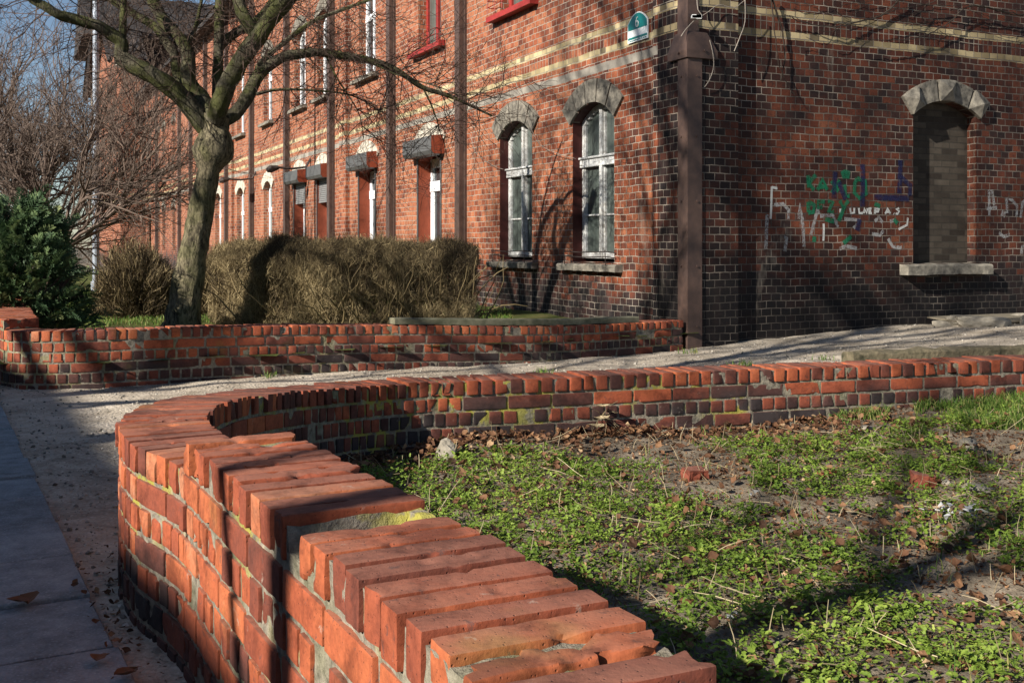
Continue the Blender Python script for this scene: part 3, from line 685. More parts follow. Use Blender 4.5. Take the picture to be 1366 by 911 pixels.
# graffiti
def paint(name,c,cov=.5):
    t=NT(name,.7,.2); v=t.coord(); n=t.noise(v,18,5,.7); t.col(c); tr=t.n('BsdfTransparent'); mx=t.n('MixShader')
    t.l(t.rng(n,cov-.18,cov+.12,0,.72),mx.inputs[0]); t.l(tr.outputs[0],mx.inputs[1]); t.l(t.b.outputs[0],mx.inputs[2]); t.l(mx.outputs[0],t.t.nodes['Material Output'].inputs[0]); return t.m
GR={'g':(paint('green_spray',(.008,.15,.075),.40),.055),'b':(paint('navy_spray',(.012,.016,.06),.44),.07),'w':(paint('white_spray',(.6,.62,.6),.40),.03),'k':(paint('grey_spray',(.34,.34,.34),.48),.045)}
def gp(x,y): return Rp(1020+x/6.505,200+y/6.505)
ST=[('g',[(375,220),(380,330)]),('g',[(440,215),(385,290),(425,350)]),('g',[(455,350),(500,255),(540,350)]),('g',[(470,320),(530,318)]),('g',[(575,270),(640,360)]),('g',[(650,265),(580,375)]),('g',[(690,300),(700,400),(735,400)]),
('g',[(690,190),(730,200),(725,235),(680,230),(670,200),(690,190)]),('g',[(800,250),(870,270),(880,380),(820,420),(775,370),(780,290),(800,250)]),
('g',[(375,450),(378,540)]),('g',[(375,450),(430,480),(420,540),(375,545)]),('g',[(520,450),(460,450),(460,500),(500,495)]),('g',[(545,450),(590,450),(550,540),(600,535)]),('g',[(650,440),(680,500),(725,440)]),('g',[(690,490),(640,620)]),('g',[(430,750),(425,800)]),('g',[(750,750),(680,810)]),('g',[(520,600),(600,620)]),('g',[(950,470),(1000,490)]),('g',[(1120,600),(1150,640)]),
('b',[(610,190),(600,300),(600,420)]),('b',[(845,125),(850,300),(845,490)]),('b',[(1175,90),(1170,250),(1165,380)]),('b',[(1180,240),(1260,310),(1255,400)]),('b',[(950,410),(1250,425)]),('b',[(640,280),(700,430)]),('b',[(820,600),(800,700)]),
('w',[(60,320),(55,500),(50,600)]),('w',[(60,325),(110,335)]),('w',[(655,510),(655,545)]),('w',[(740,505),(745,550),(775,545),(775,505)]),('w',[(815,505),(820,550),(850,548)]),('w',[(860,550),(862,508),(885,550),(890,508)]),('w',[(925,508),(903,510),(905,550),(928,550)]),('w',[(903,530),(922,530)]),('w',[(955,555),(957,510),(995,515),(985,535),(960,535)]),('w',[(1045,555),(1065,508),(1088,555)]),('w',[(1052,538),(1080,538)]),('w',[(1118,552),(1122,556)]),('w',[(1165,508),(1140,515),(1165,535),(1150,558),(1135,550)]),('w',[(510,640),(512,690),(508,790)]),('w',[(1240,590),(1235,650),(1160,690)]),
('k',[(80,480),(160,470),(205,520),(205,600)]),('k',[(290,600),(305,470),(325,600),(340,840)]),('k',[(400,740),(460,510),(470,560)]),('k',[(480,575),(590,565),(635,670)]),('k',[(20,560),(10,860)]),('k',[(170,760),(190,760),(175,880)]),('k',[(690,600),(820,610),(770,680)]),('k',[(955,620),(990,585),(1020,630)]),('k',[(930,730),(1000,740),(1030,700)]),('k',[(1085,620),(1140,610)]),('k',[(650,860),(700,835),(800,855)]),('k',[(1070,770),(1110,840),(1190,850)])]
ADs=[[(245,480),(240,200),(270,200),(300,360)],[(215,400),(330,390)],[(440,450),(435,290),(500,310),(550,370),(545,490)],[(380,480),(385,430),(410,490),(415,430)],[(590,500),(610,330),(650,300)],[(350,670),(400,710),(470,690)],[(610,800),(600,900)]]
gm={k:MB() for k in GR}
def stroke(k,P):
    w_=GR[k][1]; P=np.array(P,float); T=np.gradient(P,axis=0); T/=np.linalg.norm(T,axis=1)[:,None]+1e-9
    N=np.stack([-T[:,1],T[:,0]],-1)*w_/2; lay=.002+.0012*'kwgb'.index(k)+rnd.random()*.0008
    V=[RIGHT(p[0]+s*n[0],-lay,p[1]+s*n[1]) for p,n in zip(P,N) for s in (1,-1)]
    gm[k].add(V,[(2*i,2*i+1,2*i+3,2*i+2) for i in range(len(P)-1)])
for k,P in ST: stroke(k,[gp(*p) for p in P])
for P in ADs: stroke('k',[Rp(1290+x/8.276,230+y/8.276) for x,y in P])
for k,nm in (('g','green_graffiti'),('b','navy_graffiti'),('w','white_graffiti'),('k','grey_graffiti')): gm[k].build(nm,GR[k][0],B)
# house number sign
def bloc(x,y,z): return np.array([CC[0]+TX[0]*x+TY[0]*y,CC[1]+TX[1]*x+TY[1]*y,z])
sg=empty('house_number_sign',bloc(.04,1.05,3.5),RZ,label='small arched teal house number sign reading 6',cat='sign')
def sgn(w0,z0,zs,rise,dep,mat,name,lay):
    m=MB(); n=12; pts=[(-w0,z0),(w0,z0)]+[(w0*math.cos(math.pi*i/n) if False else w0*(1-2*i/n),zs+rise*(1-(1-2*i/n)**2)) for i in range(n+1)]
    k=len(pts); V=[(-lay-dep,-u,z) for u,z in pts]+[(-lay,-u,z) for u,z in pts]
    m.add(V,[tuple(range(k)),tuple(range(2*k-1,k-1,-1))]+[(i,(i+1)%k,k+(i+1)%k,k+i) for i in range(k)]); return m.build(name,mat,sg)
sgn(.22,.0,.22,.12,.012,M['signwhite'],'plate',.012); sgn(.205,.145,.215,.112,.003,M['teal'],'teal_field',.0245)
m=MB(); m.box((-.0275,-.205,.035),(-.0245,.205,.06)); m.build('teal_stripe',M['teal'],sg)
m=MB()
for i in range(9): m.box((-.0275,-.19+i*.042,.012),(-.0245,-.162+i*.042,.024))
m.build('small_lettering',M['teal'],sg)
a=np.linspace(0,2*math.pi,15); P6=[(-.03,-.028*math.cos(t),.20+.034*math.sin(t)) for t in a]; m=MB(); m.tube(P6,.006,5,cap=False)
m.tube([(-.03,.028,.20),(-.03,.027,.235),(-.03,.008,.27),(-.03,-.016,.276)],.006,5); m.build('numeral_six',M['signwhite'],sg)
# ---------------------------------------------------------------- cables and creepers on the corner
def hang(name,pts,r,mat,label,cat,grp=None,sub=14):
    P=catmull([np.array(p,float) for p in pts],.05); m=MB(); m.tube(P,r,5); o=m.build(name,mat); return tag(o,label,cat,grp)
def rw(x,y,off=.04,b=.0):   # photo pixel on the right front, standing off the wall
    s,z=Rp(x,y,b); return bloc(s,b-off,z)
def lw(x,y,off=.04,b=.0):
    d,z=Lp(x,y,b); return bloc(b-off,d,z)
hang('cable',[rw(943,55,.05),rw(946,70,.06),rw(947,90,.07),rw(942,108,.06),rw(937,117,.04)],.005,M['cable'],'pale loose cable end hanging below the corner steel cap','cable')
hang('cable',[rw(925,-5,.06),rw(926,15,.07),rw(930,22,.08),rw(925,25,.08),rw(912,40,.05),rw(905,50,.05)],.005,M['cable'],'grey cable looping above the steel cap at the building corner','cable')
hang('cable',[rw(990,-4,.05),rw(990,30,.05),rw(983,50,.06),rw(975,70,.06)],.005,M['cable'],'pale cable hanging down the corner pilaster beside the steel','cable')
hang('cable',[rw(920,30,.08),rw(940,18,.06),rw(955,8,.05),rw(975,12,.05),rw(990,2,.04)],.004,M['cable'],'thin cable running sideways across the corner pilaster top','cable')
hang('cable',[lw(690,108,.03),lw(706,150,.06),lw(724,190,.07),lw(748,205,.05),lw(770,212,.02)],.004,M['cable'],'thin pale wire drooping between the two old windows','cable')
hang('cable',[lw(630,180,.03),lw(640,205,.05),lw(662,222,.03),lw(673,226,.02)],.004,M['cable'],'thin pale wire running into the farther old window','cable')
m=MB(); p=rw(921,25,.1)
for i in range(6): m.box((p[0]-.07+rnd.uniform(0,.1),p[1]-.03,p[2]-.03+rnd.uniform(0,.03)),(p[0]-.03+rnd.uniform(0,.1),p[1]+.02,p[2]+.01+rnd.uniform(0,.03)))
tag(m.build('cable_connector',M['signwhite']),'white plastic cable connector above the corner steel cap','connector')
cr=MB()
def stem(pts,r0,r1,off=.06,b=.11):
    P=catmull([rw(x,y,off+rnd.uniform(-.02,.04),b) for x,y in pts],.05); P=P+NR.normal(0,.004,P.shape); cr.tube(P,np.linspace(r0,r1,len(P)),5)
stem([(1024,-6),(1032,20),(1040,45),(1043,80),(1036,110)],.012,.006)
stem([(1022,-6),(1028,60),(1034,95),(1052,128)],.009,.004)
stem([(1198,-4),(1174,21),(1138,31),(1106,38),(1070,32),(1040,22)],.012,.005)
stem([(1400,22),(1350,22),(1287,11),(1254,36),(1213,53),(1168,56),(1130,52)],.012,.004,.1)
stem([(1380,28),(1330,18),(1290,10),(1240,10),(1195,4)],.008,.004,.1)
stem([(1250,-5),(1230,8),(1195,14),(1150,26)],.006,.003,.1)
for k in range(34):
    x=rnd.uniform(1025,1380); y=rnd.uniform(-5,45); a=rnd.uniform(-1,1)
    stem([(x,y),(x+rnd.uniform(10,30),y+rnd.uniform(-8,10)),(x+rnd.uniform(35,60),y+rnd.uniform(-14,16))],.004,.0015,rnd.uniform(.03,.15))
tag(cr.build('creeper',M['darkcable']),'bare dark creeper stems across the upper brick gable wall','creeper')
# ---------------------------------------------------------------- timber, plate, kerb
def rock(name,p,sz,mat,label,cat,seed,grp=None,flat=.6,faces=3):
    import bmesh
    bm=bmesh.new(); bmesh.ops.create_icosphere(bm,subdivisions=faces,radius=1)
    V=np.array([v.co[:] for v in bm.verts]); 
    q=np.sign(V)*np.abs(V)**.75; q*=1+.28*fbm(V*1.3+seed,seed)[:,None]
    q*=1+.05*fbm(V*5+seed,seed+3)[:,None]; rz=seed*1.7; c,s=math.cos(rz),math.sin(rz)
    q=q*[sz,sz*.75,sz*flat]; q=np.column_stack([q[:,0]*c-q[:,1]*s,q[:,0]*s+q[:,1]*c,q[:,2]])
    Fc=[tuple(v.index for v in f.verts) for f in bm.faces]; bm.free()
    m=MB(); m.add(q,Fc); o=m.build(name,mat); o.location=p; return tag(o,label,cat,grp)
def tilted_box(name,p,rz,dims,mat,label,cat,tilt=(0,0),seg=14,rough=.006,grp=None):
    m=MB(); L,W_,T=dims; xs=np.linspace(-L/2,L/2,seg); prof=[(-W_/2,0),(-W_/2,T*.85),(-W_/2+T*.12,T),(W_/2-T*.12,T),(W_/2,T*.85),(W_/2,0)]
    V=[]
    for x in xs:
        for y,z in prof: V.append((x,y,z))
    V=np.array(V); V=V+np.stack([fbm(V*9+i*7,i+40) for i in range(3)],-1)*rough; k=6
    Fc=[(i*k+j,(i+1)*k+j,(i+1)*k+(j+1)%k,i*k+(j+1)%k) for i in range(seg-1) for j in range(k)]+[tuple(range(k)),tuple((seg-1)*k+j for j in range(k))[::-1]]
    m.add(V,Fc); o=m.build(name,mat); o.location=p; o.rotation_euler=(tilt[0],tilt[1],rz); return tag(o,label,cat,grp)
ang=math.atan2(.58,1.9)
tilted_box('timber_beam',(4.18,7.98,.285),ang,(3.95,.14,.115),M['timber'],'old mossy timber beam lying behind the garden wall on the gravel','timber beam',seg=60,rough=.012)
pl=bloc(4.35,-.38,.22)
tilted_box('metal_plate',(pl[0],pl[1],.235),RZ+.02,(1.9,.66,.02),M['plate'],'flat rusty metal plate propped on rubble below the bricked-up window','metal plate',tilt=(.05,0.0),seg=4,rough=.001)
for i,(u,v,sz,fl) in enumerate(((3.62,-.62,.30,.30),(4.2,-.80,.09,.9),(3.45,-.3,.15,.4),(5.0,-.62,.11,.5),(4.75,-.25,.12,.4),(5.35,-.8,.09,.7))):
    q=bloc(u,v,0); g=float(gpath([q[0]],[q[1]])[0]); rock('rock',(q[0],q[1],g+.02),sz,M['rock'],['broad pale mortar lump under the metal plate','upright grey stone at the front edge of the metal plate','pale rubble lump at the left end of the metal plate','grey stone in front of the metal plate, right part','stone under the back of the metal plate','small grey stone right of the metal plate'][i],'stone',31+i,'rubble under the metal plate',fl)
kerb=MB()
s_k0,s_k1=FP.near(1.35,11.25)[0],FP.near(-1.05,9.9)[0]
ss=np.linspace(s_k0,s_k1,60); V=[];prof=[(.035,.004),(.035,.052),(.045,.06),(.19,.06),(.2,.004)]
for s in ss:
    for t,z in prof:
        p=FP.at(s,t); n=.004*vnoise(np.array([[s*12,t*30,z*30]]))[0]; V.append((p[0],p[1],ztop_f(s)+z+n))
k=5; kerb.add(V,[(i*k+j,(i+1)*k+j,(i+1)*k+(j+1)%k,i*k+(j+1)%k) for i in range(59) for j in range(k)]+[tuple(range(k)),tuple(59*k+j for j in range(k))[::-1]])
tag(kerb.build('concrete_kerb',M['concrete']),'mossy concrete kerb strip lying on top of the far brick wall','kerb')
# ---------------------------------------------------------------- trees
def wander(p,d,L,n,bend=.25,grav=0.0,rg=None):
    P=[np.array(p,float)]; d=np.array(d,float); d/=np.linalg.norm(d)
    for i in range(n):
        d=d+NR.normal(0,bend,3)/n**.5; d[2]+=grav/n; d/=np.linalg.norm(d); P.append(P[-1]+d*L/n)
    return np.array(P)
def grow(mb,p,d,L,r,lev,sides=5,bend=.5,grav=.15,kids=(5,5,4),ratio=.55,spread=.8,mat=0,rmin=.0018):
    n=6 if lev>0 else 4; P=wander(p,d,L,n,bend,grav); mb.tube(P,np.linspace(r,max(rmin,r*.35),n+1),sides if r>.012 else 3,mat,cap=False)
    if lev==0: return
    for k in range(kids[-lev]):
        t=rnd.uniform(.25,1)*n; i=min(n-1,int(t)); q=P[i]+(P[i+1]-P[i])*(t-i); dd=P[i+1]-P[i]; dd/=np.linalg.norm(dd)
        e=NR.normal(0,1,3); e-=dd*e.dot(dd); e/=np.linalg.norm(e); nd=dd*math.cos(spread)+e*math.sin(spread)
        grow(mb,q,nd,L*ratio*rnd.uniform(.6,1.2),max(rmin,r*(.5 if lev>1 else .4)),lev-1,sides,bend,grav,kids,ratio,spread,mat,rmin)
# main mossy pollarded tree
TZ=11.8
T=empty('tree',(float(pix(245,438,TZ)[0]),TZ,.18),label='leaning tree with a mossy knob and heavy bare branches behind the far wall',cat='tree')
off=np.array([T.location.x,T.location.y,T.location.z])
def tp(x,y,dz=0): return pix(x,y,TZ+dz)-off
tr=MB(); tk=catmull([tp(240,462),tp(243,430),tp(252,370),tp(263,310),tp(273,255),tp(281,215),tp(285,198),tp(286,180),tp(288,165),tp(290,155)],.06)
zz=tk[:,2]; rad=np.interp(zz,[0,.05,.3,.9,1.5,1.76,1.84,1.95,2.08,2.2],[.25,.205,.165,.148,.128,.118,.165,.225,.20,.14]); 
tr.tube(tk,rad,28,rough=.13); tr.build('trunk',M['bark'],T,True)
cr=MB()
BR=[([(274,172,0),(252,141,-.1),(230,119,-.2),(208,103,-.3),(175,86,-.35),(160,77,-.35)],.105,.085),
([(160,79,-.35),(162,57,-.35),(148,46,-.4),(128,34,-.5),(99,26,-.6),(79,20,-.7),(65,12,-.75),(45,0,-.8),(10,-25,-1)],.075,.035),
([(163,70,-.35),(164,40,-.3),(165,0,-.3),(166,-40,-.3)],.045,.03),
([(283,150,.1),(256,119,.2),(238,100,.3),(232,72,.4),(221,55,.4),(208,37,.4),(177,18,.4),(150,2,.4),(120,-20,.4)],.075,.03),
([(285,155,.0),(268,130,.1),(252,108,.1),(251,73,.1),(238,50,.1),(216,24,.1),(206,5,.1),(195,-30,0)],.09,.06),
([(250,61,.1),(260,39,.3),(269,0,.4),(272,-30,.5)],.03,.015),
([(292,150,.2),(290,120,.3),(291,66,.4),(293,0,.5),(295,-60,.6)],.062,.05),
([(291,66,.4),(300,55,.5),(318,42,.6),(346,24,.7),(365,0,.9),(390,-40,1)],.055,.035),
([(287,160,-.1),(302,116,-.3),(324,77,-.4),(346,48,-.5),(362,24,-.5),(379,4,-.6),(395,-20,-.7),(420,-60,-.8)],.105,.075),
([(343,50,-.45),(330,30,-.5),(321,14,-.5),(316,-10,-.5),(310,-50,-.6)],.07,.05),
([(300,160,.1),(313,152,.1),(329,132,.2),(346,99,.3),(373,79,.4),(401,72,.5),(433,71,.6),(489,80,.7),(527,93,.8),(564,117,.9),(601,129,1.0),(657,155,1.1)],.08,.012),
([(564,117,.9),(579,149,.9),(590,186,.9)],.014,.004),([(433,71,.6),(450,105,.6),(478,150,.6),(485,185,.6)],.014,.004),
([(343,103,.3),(348,84,.3),(379,57,.4),(420,28,.5),(480,5,.6),(520,-10,.6)],.035,.014),
([(342,126,.2),(370,120,.3),(420,121,.4),(470,128,.5),(510,150,.6)],.02,.006),
([(489,80,.7),(530,100,.4),(590,118,.2),(640,140,0)],.012,.003)]
paths=[]
for P,a,b in BR:
    q=catmull([tp(*p) for p in P],.05); cr.tube(q,np.linspace(a,b,len(q)),12 if a>.04 else 6,rough=.14,cap=True); paths.append((q,a,b))
cr.build('limbs',M['branch'],T,True)
tw=MB()
for q,a,b in paths:
    Lq=np.linalg.norm(np.diff(q,axis=0),axis=1).sum()
    for k in range(int(Lq*13)):
        i=rnd.randrange(max(1,len(q)//5),len(q)-1); d=q[i+1]-q[i]; d/=np.linalg.norm(d)
        e=NR.normal(0,1,3); e-=d*e.dot(d); e/=np.linalg.norm(e); nd=d*.5+e
        grow(tw,q[i],nd,rnd.uniform(.35,1.3),.0065,2,bend=.6,grav=-.15,kids=(4,4),ratio=.6,spread=.7)
tw.build('twigs',M['twig'],T)
# bushy bare trees on the left
def bare_tree(x,y,h,label,seed,base=.15,nst=9,mat='twigbg',dens=(6,6,5),spr=.55):
    rnd.seed(seed); NR.seed(seed)
    t=empty('bare_tree',(x,y,base),label=label,cat='tree',group='bushy bare trees on the left')
    a=MB(); a.tube(catmull([(0,0,-.1),(.03,0,.35),(0,.04,h*.22)],.1),[.13]*0 or np.linspace(.13,.10,len(catmull([(0,0,-.1),(.03,0,.35),(0,.04,h*.22)],.1))),10,rough=.1); a.build('trunk',M['bark'],t,True)
    c=MB()
    for k in range(nst):
        an=k*2.4+rnd.uniform(-.3,.3); el=rnd.uniform(.35,1.25); d=(math.cos(an)*math.cos(el),math.sin(an)*math.cos(el),math.sin(el))
        grow(c,(0,.04,h*.22),d,h*.62*rnd.uniform(.8,1.1),.036,3,bend=.45,grav=.25,kids=dens,ratio=.55,spread=spr,rmin=.0026)
    c.build('crown',M[mat],t); return t
bare_tree(-7.3,17.6,4.1,'bushy bare tree right behind the green juniper',3,nst=12,dens=(9,7,6))
bare_tree(-9.0,18.8,4.3,'bare tree at the left edge of the view behind the juniper',5,nst=12,dens=(9,7,6))
bare_tree(-10.2,23.5,5.0,'farther bare tree of the group, low behind the juniper and the pole',6,nst=12,dens=(9,7,6))
bare_tree(-11.3,23,6.2,'tallest bare tree showing against the sky at far left',9,nst=8,dens=(6,5,3))
# street trees behind the viewer, they shade the wall and the front
def street_tree(x,y,h,label,seed,r=.17,lean=(0,0),nst=9,dens=(3,4,3)):
    rnd.seed(seed); NR.seed(seed)
    t=empty('street_tree',(x,y,0),label=label,cat='tree',group='bare street trees behind the viewer')
    a=MB(); P=catmull([(0,0,-.1),(.1,0,1.5),(lean[0]*.5,lean[1]*.5,h*.3),(lean[0],lean[1],h*.62)],.2); a.tube(P,np.linspace(r,r*.55,len(P)),12,rough=.1); a.build('trunk',M['bark'],t,True)
    c=MB()
    for k in range(nst):
        an=k*2.4; el=rnd.uniform(.5,1.2); d=(math.cos(an)*math.cos(el),math.sin(an)*math.cos(el),math.sin(el)); q=P[int(len(P)*rnd.uniform(.45,.98))]
        grow(c,q,d,h*.42*rnd.uniform(.8,1.2),r*.33,3,bend=.4,grav=.3,kids=dens,ratio=.6,spread=.6,rmin=.006)
    c.build('crown',M['twigbg'],t)
street_tree(-4.75,-2.12,8.5,'bare street tree behind the viewer',21,.105,nst=7)
street_tree(-7.2,1.7,14,'tallest bare street tree at the kerb left of the viewer',33,.17,dens=(6,6,4),nst=13)
street_tree(-8.9,3.0,11,'bare street tree at the kerb left of the viewer',22,.17,dens=(4,4,3),nst=9)
rnd.seed(77); NR.seed(77)
# ---------------------------------------------------------------- hedge, round bush, juniper
def blob(u,seed): return 1+.10*fbm(u*3+seed,seed)
def hedge(name,path,h,wd,z0,n,label,seed,cat='hedge',taper=0,mat='hedge'):
    t=empty(name,(path[0][0],path[0][1],z0),label=label,cat=cat); o=np.array(t.location)
    P=catmull([np.array(p,float) for p in path],.05); m=MB(); st=MB()
    V=[];Fc=[];k=4
    A=[];Bv=[];Rr=[];Tn=[]
    for i in range(n):
        c=P[rnd.randrange(len(P))]; a=rnd.uniform(-1,1); r=rnd.random()
        # stay near the surface of the clipped block
        ftype=rnd.random()
        if ftype<.62: tx=(rnd.choice((-1,1)) if rnd.random()<.3 else -1)*wd/2*(1-.6*rnd.random()); tz=h*rnd.uniform(.02,1)
        else: tx=rnd.uniform(-wd/2,wd/2); tz=h*rnd.uniform(.85,1.0)
        nrm=.13*vnoise(np.array([[c[0]*2.3,c[1]*2.3,tz*3.5+seed]]))[0]+.05*vnoise(np.array([[c[0]*9,c[1]*9,tz*11+seed]]))[0]
        cut=max(0,abs(tx)/(wd/2)-.35)*.34*(tz/h)**3+max(0,c[0]+.9)*.16*(tz/h)**3
        px,py=c[0]+rnd.uniform(-.05,.05),c[1]+tx+nrm
        top=.09*vnoise(np.array([[c[0]*4+seed,c[1]*4,3.3]]))[0]+(.10*rnd.random() if rnd.random()<.12 else 0)
        q=np.array([px,py,z0+tz*(1+nrm*.5)-cut+top*(tz/h)**3])-o
        d=np.array([rnd.gauss(0,.5),(tx/wd)*.9+rnd.gauss(0,.4),rnd.gauss(.9,.45)]); d/=np.linalg.norm(d); L=rnd.uniform(.035,.12)+(.14 if rnd.random()<.05 else 0)
        A.append(q-d*L*.6); Bv.append(q+d*L*.4); Rr.append(rnd.uniform(.0011,.0022)); Tn.append(min(1,max(0,rnd.gauss(.6,.25)-nrm*3)))
    A=np.array(A);Bv=np.array(Bv);Rr=np.array(Rr)[:,None]
    D=Bv-A; D/=np.linalg.norm(D,axis=1)[:,None]; E=NR.normal(0,1,D.shape); E-=D*(E*D).sum(1)[:,None]; E/=np.linalg.norm(E,axis=1)[:,None]; G=np.cross(D,E)
    mid=(A+Bv)/2+NR.normal(0,.010,A.shape)
    V=np.stack([A+E*Rr*1.5,A-E*Rr*.75+G*Rr*1.3,A-E*Rr*.75-G*Rr*1.3, mid+E*Rr,mid-E*Rr*.5+G*Rr,mid-E*Rr*.5-G*Rr, Bv],1)
    m.bulk(V,[(0,1,4,3),(1,2,5,4),(2,0,3,5),(3,4,6),(4,5,6),(5,3,6)],0,np.array(Tn))
    m.build('twigs',M[mat],t)
    s=MB()
    for i in range(int(len(P)*3)):
        c=P[rnd.randrange(len(P))]; p=np.array([c[0]+rnd.uniform(-.08,.08),c[1]+rnd.uniform(-.25,.25)*wd,z0-.05])-o
        s.tube(wander(p+np.array([0,-.28*wd*rnd.random(),0]),(rnd.gauss(0,.35),rnd.gauss(-.25,.3),1),h*.95,7,.5,0),np.linspace(.013,.003,8),4,cap=False,tint=.75)
    s.build('stems',M[mat],t); return t
hp=[(-.42,11.75),(-1.1,12.0),(-2.0,12.35),(-2.9,12.8),(-3.6,13.4)]
hedge('hedge',hp,1.03,.9,.17,120000,'long clipped bare tan hedge in front of the building',4)
rnd.seed(5)
def roundbush(name,x,y,z0,rx,h,n,label,seed,mat='hedge',cat='bush'):
    t=empty(name,(x,y,z0),label=label,cat=cat); m=MB()
    u=NR.normal(0,1,(n,3)); u/=np.linalg.norm(u,axis=1)[:,None]; u[:,2]=np.abs(u[:,2])*1.0-.1*NR.rand(n)
    r=(NR.rand(n)**.35)*(1+.18*fbm(u*2.5+seed,seed)); q=np.column_stack([u[:,0]*rx*r*(.65+.35*NR.rand(n)**.2),u[:,1]*rx*r,u[:,2]*h*r]); q[:,2]=np.maximum(q[:,2],.02)
    D=u*.8+NR.normal(0,.35,u.shape)+[0,0,.5]; D/=np.linalg.norm(D,axis=1)[:,None]; L=(.1+.14*NR.rand(n))[:,None]; A=q-D*L*.5; Bv=q+D*L*.5
    E=NR.normal(0,1,D.shape); E-=D*(E*D).sum(1)[:,None]; E/=np.linalg.norm(E,axis=1)[:,None]; G=np.cross(D,E); Rr=(.002+.002*NR.rand(n))[:,None]; mid=(A+Bv)/2+NR.normal(0,.01,A.shape)
    V=np.stack([A+E*Rr*1.5,A-E*Rr*.75+G*Rr*1.3,A-E*Rr*.75-G*Rr*1.3, mid+E*Rr,mid-E*Rr*.5+G*Rr,mid-E*Rr*.5-G*Rr, Bv],1)
    m.bulk(V,[(0,1,4,3),(1,2,5,4),(2,0,3,5),(3,4,6),(4,5,6),(5,3,6)],0,np.clip(NR.normal(.55,.25,n),0,1)); m.build('twigs',M[mat],t)
    s=MB()
    for i in range(26):
        a=rnd.uniform(0,6.28); s.tube(wander((.1*math.cos(a),.1*math.sin(a),-.05),(math.cos(a)*.5,math.sin(a)*.5,1),h*.85,6,.4),np.linspace(.014,.004,7),4,cap=False)
    s.build('stems',M[mat],t); return t
roundbush('bush',-5.05,14.6,.17,.66,1.0,14000,'rounded leafless tan bush left of the leaning tree',9)
roundbush('bush',-4.15,14.9,.17,.55,.85,9000,'lower dark bare bush between the leaning tree and the rounded bush',12)
# juniper
def juniper(x,y,z0,label):
    t=empty('juniper',(x,y,z0),label=label,cat='shrub'); m=MB(); st=MB(); lv=[]; 
    for k in range(2100):
        a=rnd.uniform(0,6.28); zt=rnd.random()**.8; prof=.70*(1-zt**2.0)**.5*(.8+.2*math.sin(a*3+zt*7))+.06; rr=prof*(rnd.random()**.3)
        c=np.array([math.cos(a)*rr,math.sin(a)*rr*.9,.05+zt*1.16+.14*math.sin(a*2+2)*(zt>.35)]); d=np.array([math.cos(a)*.8,math.sin(a)*.8,.55+.4*zt])+NR.normal(0,.25,3); d/=np.linalg.norm(d)
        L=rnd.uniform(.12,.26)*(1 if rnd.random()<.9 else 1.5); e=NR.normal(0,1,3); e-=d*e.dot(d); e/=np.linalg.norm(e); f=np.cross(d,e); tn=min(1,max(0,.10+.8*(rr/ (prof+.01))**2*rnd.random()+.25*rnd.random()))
        for j in range(26):
            s=(j+1)/26; sd=1 if j%2 else -1; b=c+d*L*s-np.array([0,0,.06*s*s]); w=(1-s*.75)*L*.42
            g=(e*sd*.8+d*.75+f*rnd.gauss(0,.35)); g/=np.linalg.norm(g); tip=b+g*w; nn=np.cross(g,f); nn/=np.linalg.norm(nn)+1e-9
            lv.append((b,b+g*w*.5+nn*.007,tip,b+g*w*.5-nn*.007)); lv_t.append(tn)
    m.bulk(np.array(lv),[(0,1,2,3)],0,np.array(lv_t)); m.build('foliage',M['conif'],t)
    for k in range(24):
        a=rnd.uniform(0,6.28); st.tube(wander((0,0,-.05),(math.cos(a)*.8,math.sin(a)*.8,1.0),1.0,6,.3),np.linspace(.02,.006,7),5,cap=False)
    st.build('stems',M['twig'],t)
lv_t=[]
juniper(-4.98,10.85,.17,'dense dark green juniper behind the left end of the far wall')
# pale pole
m=MB(); pz=22.0; pb=pix(128,362,pz); m.tube([(0,0,-.1),(0,0,.25)],.10,12); m.tube([(0,0,.25),(0,0,8.5)],[.07,.06],12); o=m.build('pole',M['pole']); o.location=(pb[0],pz,.15); tag(o,'tall pale metal pole among the bare trees at left','pole')
# ---------------------------------------------------------------- far and opposite buildings
fb=empty('end_house',(-16.6,68,0),R(25),label='dark tall brick house closing the far end of the row',cat='house')
m=MB(); m.box((-8,0,0),(12,9,13.5)); m.build('wall',M['facade'],fb)
m=MB(); m.add([(-9.6,-.6,13.5),(12.6,-.6,13.5),(12.6,9.6,13.5),(-9.6,9.6,13.5),(-9.6,4.5,17),(12.6,4.5,17)],[(0,1,5,4),(2,3,4,5),(1,2,5),(3,0,4),(0,3,2,1)]); m.build('roof',M['roof'],fb)
for z in (1.2,4.6,8.0,11):
    for x in (-7,-4,-1,2,5,8,10.5):
        m=MB(); m.box((x-.5,-.03,z),(x+.5,-.004,z+1.6)); f=m.build('window',M['whitenew'],fb); m=MB(); m.box((x-.4,-.045,z+.1),(x+.4,-.032,z+1.5)); m.build('pane',M['darkpane'],f)
QD=SN
def opp(s,q,z): p=SDIR*s+QD*q; return (p[0],p[1],z)
ob=empty('opposite_house',(0,0,0),label='brick house row across the street, behind the viewer',cat='house')
QE=13.9; HE=(QE+.95)*.5515
m=MB(); m.box((-26,QE+.4,-.1),(30,QE+10,HE-.1),fn=opp); m.build('wall',M['facade'],ob)
m=MB(); m.add([opp(-26.5,QE,HE-.25),opp(30.5,QE,HE-.25),opp(30.5,QE,HE),opp(-26.5,QE,HE),opp(-26.5,QE+5.2,HE+2.3),opp(30.5,QE+5.2,HE+2.3),opp(30.5,QE+10.4,HE-.2),opp(-26.5,QE+10.4,HE-.2)],[(0,1,2,3),(3,2,5,4),(4,5,6,7),(0,7,6,1),(0,3,4,7),(1,6,5,2)]); m.build('roof',M['roof'],ob)
